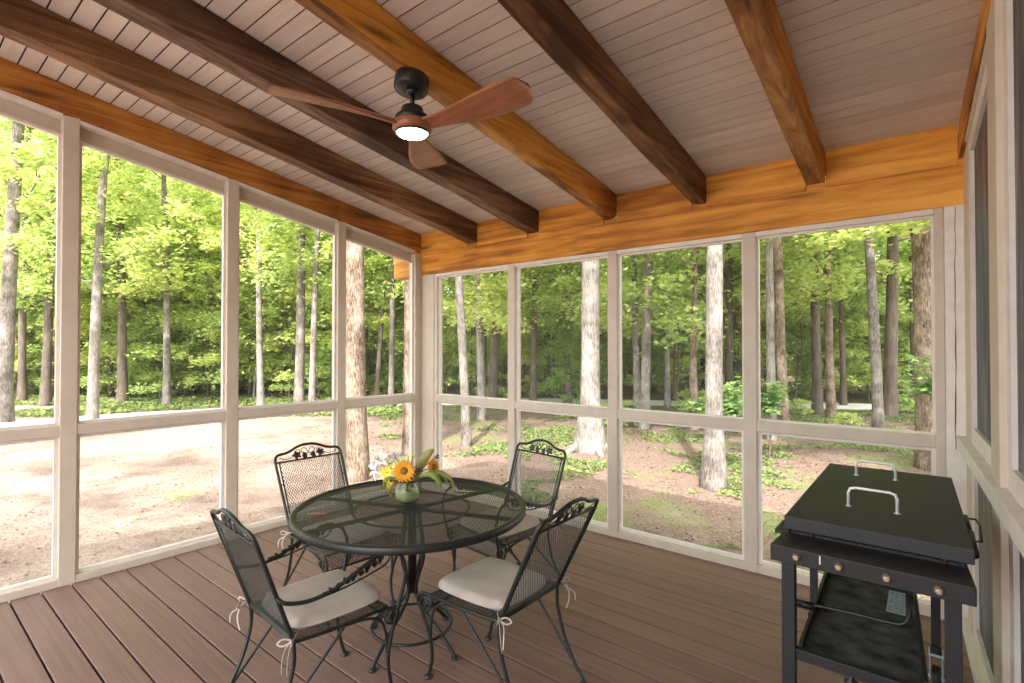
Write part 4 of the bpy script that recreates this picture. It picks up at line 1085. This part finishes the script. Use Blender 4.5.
# trees deeper in the woods: one of each kind, then copies
def proto(key, bark, h, r, label, group, z0, nl=9, seed=0):
    e = empty('tree', (0,0,0), label=label, cat='tree', group=group)
    rnd = random.Random(seed); trunk_mb(h, r, (rnd.uniform(-.6,.6), rnd.uniform(-.6,.6)), .22, 1.3, limbs=rand_limbs(nl, h, z0, r, rnd), seed=seed, n=8).build('trunk', bark, e)
    new_obj('foliage', CR[key][0], e); return e
LA = 'slender woodland tree with a thin trunk, one of the crowd deep in the woods'; GA = 'slender trees deep in the woods'
LB = 'young understorey tree leafy almost to the ground at the edge of the woods'; GB = 'young leafy trees at the edge of the woods'
LC = 'far background tree merging into the green wall of leaves'; GC = 'far background trees'
LS = 'small leafy shrub on the forest floor'; GS = 'small shrubs on the forest floor'
PA = [proto('mid0', BARKD, 14, .09, LA, GA, 3, seed=41), proto('mid1', BARKG, 14, .08, LA, GA, 3, seed=42), proto('mid2', BARKD, 15, .10, LA, GA, 3, seed=43), proto('high0', BARKP, 15, .09, LA, GA, 4, seed=44)]
PB = [proto('low0', BARKD, 5.2, .035, LB, GB, 1, 8, seed=45), proto('low1', BARKG, 4.5, .03, LB, GB, 1, 8, seed=46), proto('low2', BARKD, 6.2, .04, LB, GB, 1.5, 8, seed=47)]
PC = [proto('far0', BARKD, 17, .13, LC, GC, 3, seed=48), proto('far1', BARKG, 16, .12, LC, GC, 3, seed=49)]
PS = [empty('shrub', (0,0,0), label=LS, cat='shrub', group=GS) for k in range(2)]
for k, e in enumerate(PS): new_obj('foliage', CR['shrub%d' % k][0], e)
used = set(); rnd = random.Random(2024)
def sow(protos, n, px0, px1, d0, d1, s0, s1, sink=0, avoid=1.5, gap=0):
    pts = []
    k = tries = 0
    while k < n and tries < n*30:
        tries += 1
        px = rnd.uniform(px0, px1); d = math.sqrt(rnd.uniform(d0*d0, d1*d1)); p = spot(px, d)
        if near_drive(p.x, p.y, avoid): continue
        if any((p.x-q.x)**2+(p.y-q.y)**2 < gap*gap for q in pts): continue
        pts.append(p); k += 1
        pr = rnd.choice(protos)
        o = pr if pr.name not in used else copy_tree(pr)
        used.add(pr.name); o.location = (p.x, p.y, gz(p.x, p.y)-sink); o.rotation_euler = (0, 0, rnd.uniform(0, 6.283))
        s = rnd.uniform(s0, s1); o.scale = (s, s, s*rnd.uniform(.92,1.1))
#        columns right of the frame's edges are included so that a step aside still shows woods
sow(PA, 20, -60, 430, 19.5, 34, .85, 1.15, gap=2.0)
sow(PA, 20, 430, 1080, 17, 32, .85, 1.15, gap=2.0)
sow(PB, 60, -60, 430, 20.5, 31, .7, 1.25, gap=1.0)
sow(PB, 60, 430, 1100, 19, 31, .6, 1.2, gap=1.0)
sow(PB, 40, -60, 430, 19.8, 24, .9, 1.45, gap=.8)
sow(PB, 26, 440, 1060, 18, 22, .7, 1.15, gap=.8)
sow(PC, 95, -80, 1100, 31, 58, .9, 1.2, gap=1.6)
sow(PS, 26, -40, 430, 20, 26, .7, 1.3)
sow(PS, 26, 430, 960, 12, 24, .4, .95)
# trees standing behind and beside the porch whose shade falls into the clearing
for i, (x, y, k) in enumerate(((-4.0,-6.5,'open0'),(-9.5,-7.0,'open1'),(-13.0,-4.5,'open0'),(-17,-7,'open1'),(3.5,6.5,'open1'),(5.5,10.5,'high0'),(4.5,2.0,'open0'),(-15.5,-11,'high1'))):
    e = empty('tree', (x, y, gz(x, y)), label='tall tree standing outside the view whose shade falls on the clearing', cat='tree', group='trees beside the house')
    trunk_mb(14, .16, (0,0), .15, 1.4, limbs=rand_limbs(6, 14, 5, .16, rnd), seed=60+i, n=10).build('trunk', BARKB, e)
    f = new_obj('foliage', CR[k][0], e); f.rotation_euler = (0,0,i)

# ground cover and litter: nobody could count them
def scatter(name, mat, n, fn, s0, s1, flat, label, zoff=.02):
    random.seed(hash(name) % 1000 if False else len(name)*7); m = MB(); it = []
    while len(it) < n:
        p = fn()
        if p is None: continue
        it.append((Vector((p[0], p[1], gz(p[0], p[1])+zoff+p[2])), random.uniform(s0, s1), flat))
    leaf_quads(m, it); return tag(m.build(name, mat), label, name.replace('_', ' '), kind='stuff')
def gc_pt():
    px = random.uniform(380, 1000); d = random.uniform(5.2, 20)**1.0; p = spot(px, d)
    if near_drive(p.x, p.y, 1.1) or p.y < YB+.5: return None
    v = noise.noise(Vector((p.x*.55, p.y*.55, 7))) + .5*noise.noise(Vector((p.x*1.7, p.y*1.7, 3)))
    if v < .10 + random.uniform(-.06,.12): return None
    return (p.x, p.y, random.random()*.06*min(1,(v*3)))
scatter('ground_cover', GRASS, 30000, gc_pt, .035, .085, .5, 'low green plants in patches over the forest floor behind the back screens')
def gr_pt():
    px = random.uniform(-60, 430); d = random.uniform(15.2, 22); p = spot(px, d)
    dd = min((q.x-p.x)**2+(q.y-p.y)**2 for q in DR)
    if dd < 1.3 or (dd > 12 and d < 18): return None
    return (p.x, p.y, random.random()*.10)
scatter('verge_grass', GRASS, 14000, gr_pt, .08, .17, .9, 'bright grassy verge along the gravel drive at the left')
def lt_pt():
    px = random.uniform(-40, 1000); d = random.uniform(2.5, 16); p = spot(px, d)
    if p.x > XL-.3 and p.y < YB+.25: return None
    w = p.x*.55+p.y
    if w < 0 and random.random() < .8: return None
    return (p.x, p.y, 0)
scatter('leaf_litter', LITTER, 30000, lt_pt, .02, .05, .35, 'dry brown leaves and bark bits scattered on the forest floor', zoff=.012)

# ------------------------------------------------------------------ daylight
w = bpy.data.worlds.new('sky'); SC.world = w; w.use_nodes = True; nt = w.node_tree; bg = nt.nodes['Background']
sk = nt.nodes.new('ShaderNodeTexSky'); sk.sky_type = 'NISHITA'; sk.sun_disc = False; sk.sun_elevation = R(56); sk.sun_rotation = R(150)
sk.air_density = 1.0; sk.dust_density = 3.5; sk.ozone_density = 1.0
hs = nt.nodes.new('ShaderNodeHueSaturation'); hs.inputs['Saturation'].default_value = .45
nt.links.new(sk.outputs[0], hs.inputs['Color']); nt.links.new(hs.outputs[0], bg.inputs['Color']); bg.inputs['Strength'].default_value = .52
sd = bpy.data.lights.new('sun', 'SUN'); sd.energy = 5.0; sd.angle = R(1.2); sd.color = (1, .96, .90)
so = bpy.data.objects.new('sun', sd); C.objects.link(so)
S = Vector((.42, -.80, .92)).normalized()      # towards the sun
so.rotation_euler = S.to_track_quat('Z', 'Y').to_euler()
vs_ = SC.view_settings; vs_.view_transform = 'Standard'; vs_.look = 'None'; vs_.gamma = 1; vs_.use_curve_mapping = False; vs_.exposure = 1.0
SC.cycles.max_bounces = 10; SC.cycles.transparent_max_bounces = 24; SC.cycles.diffuse_bounces = 6
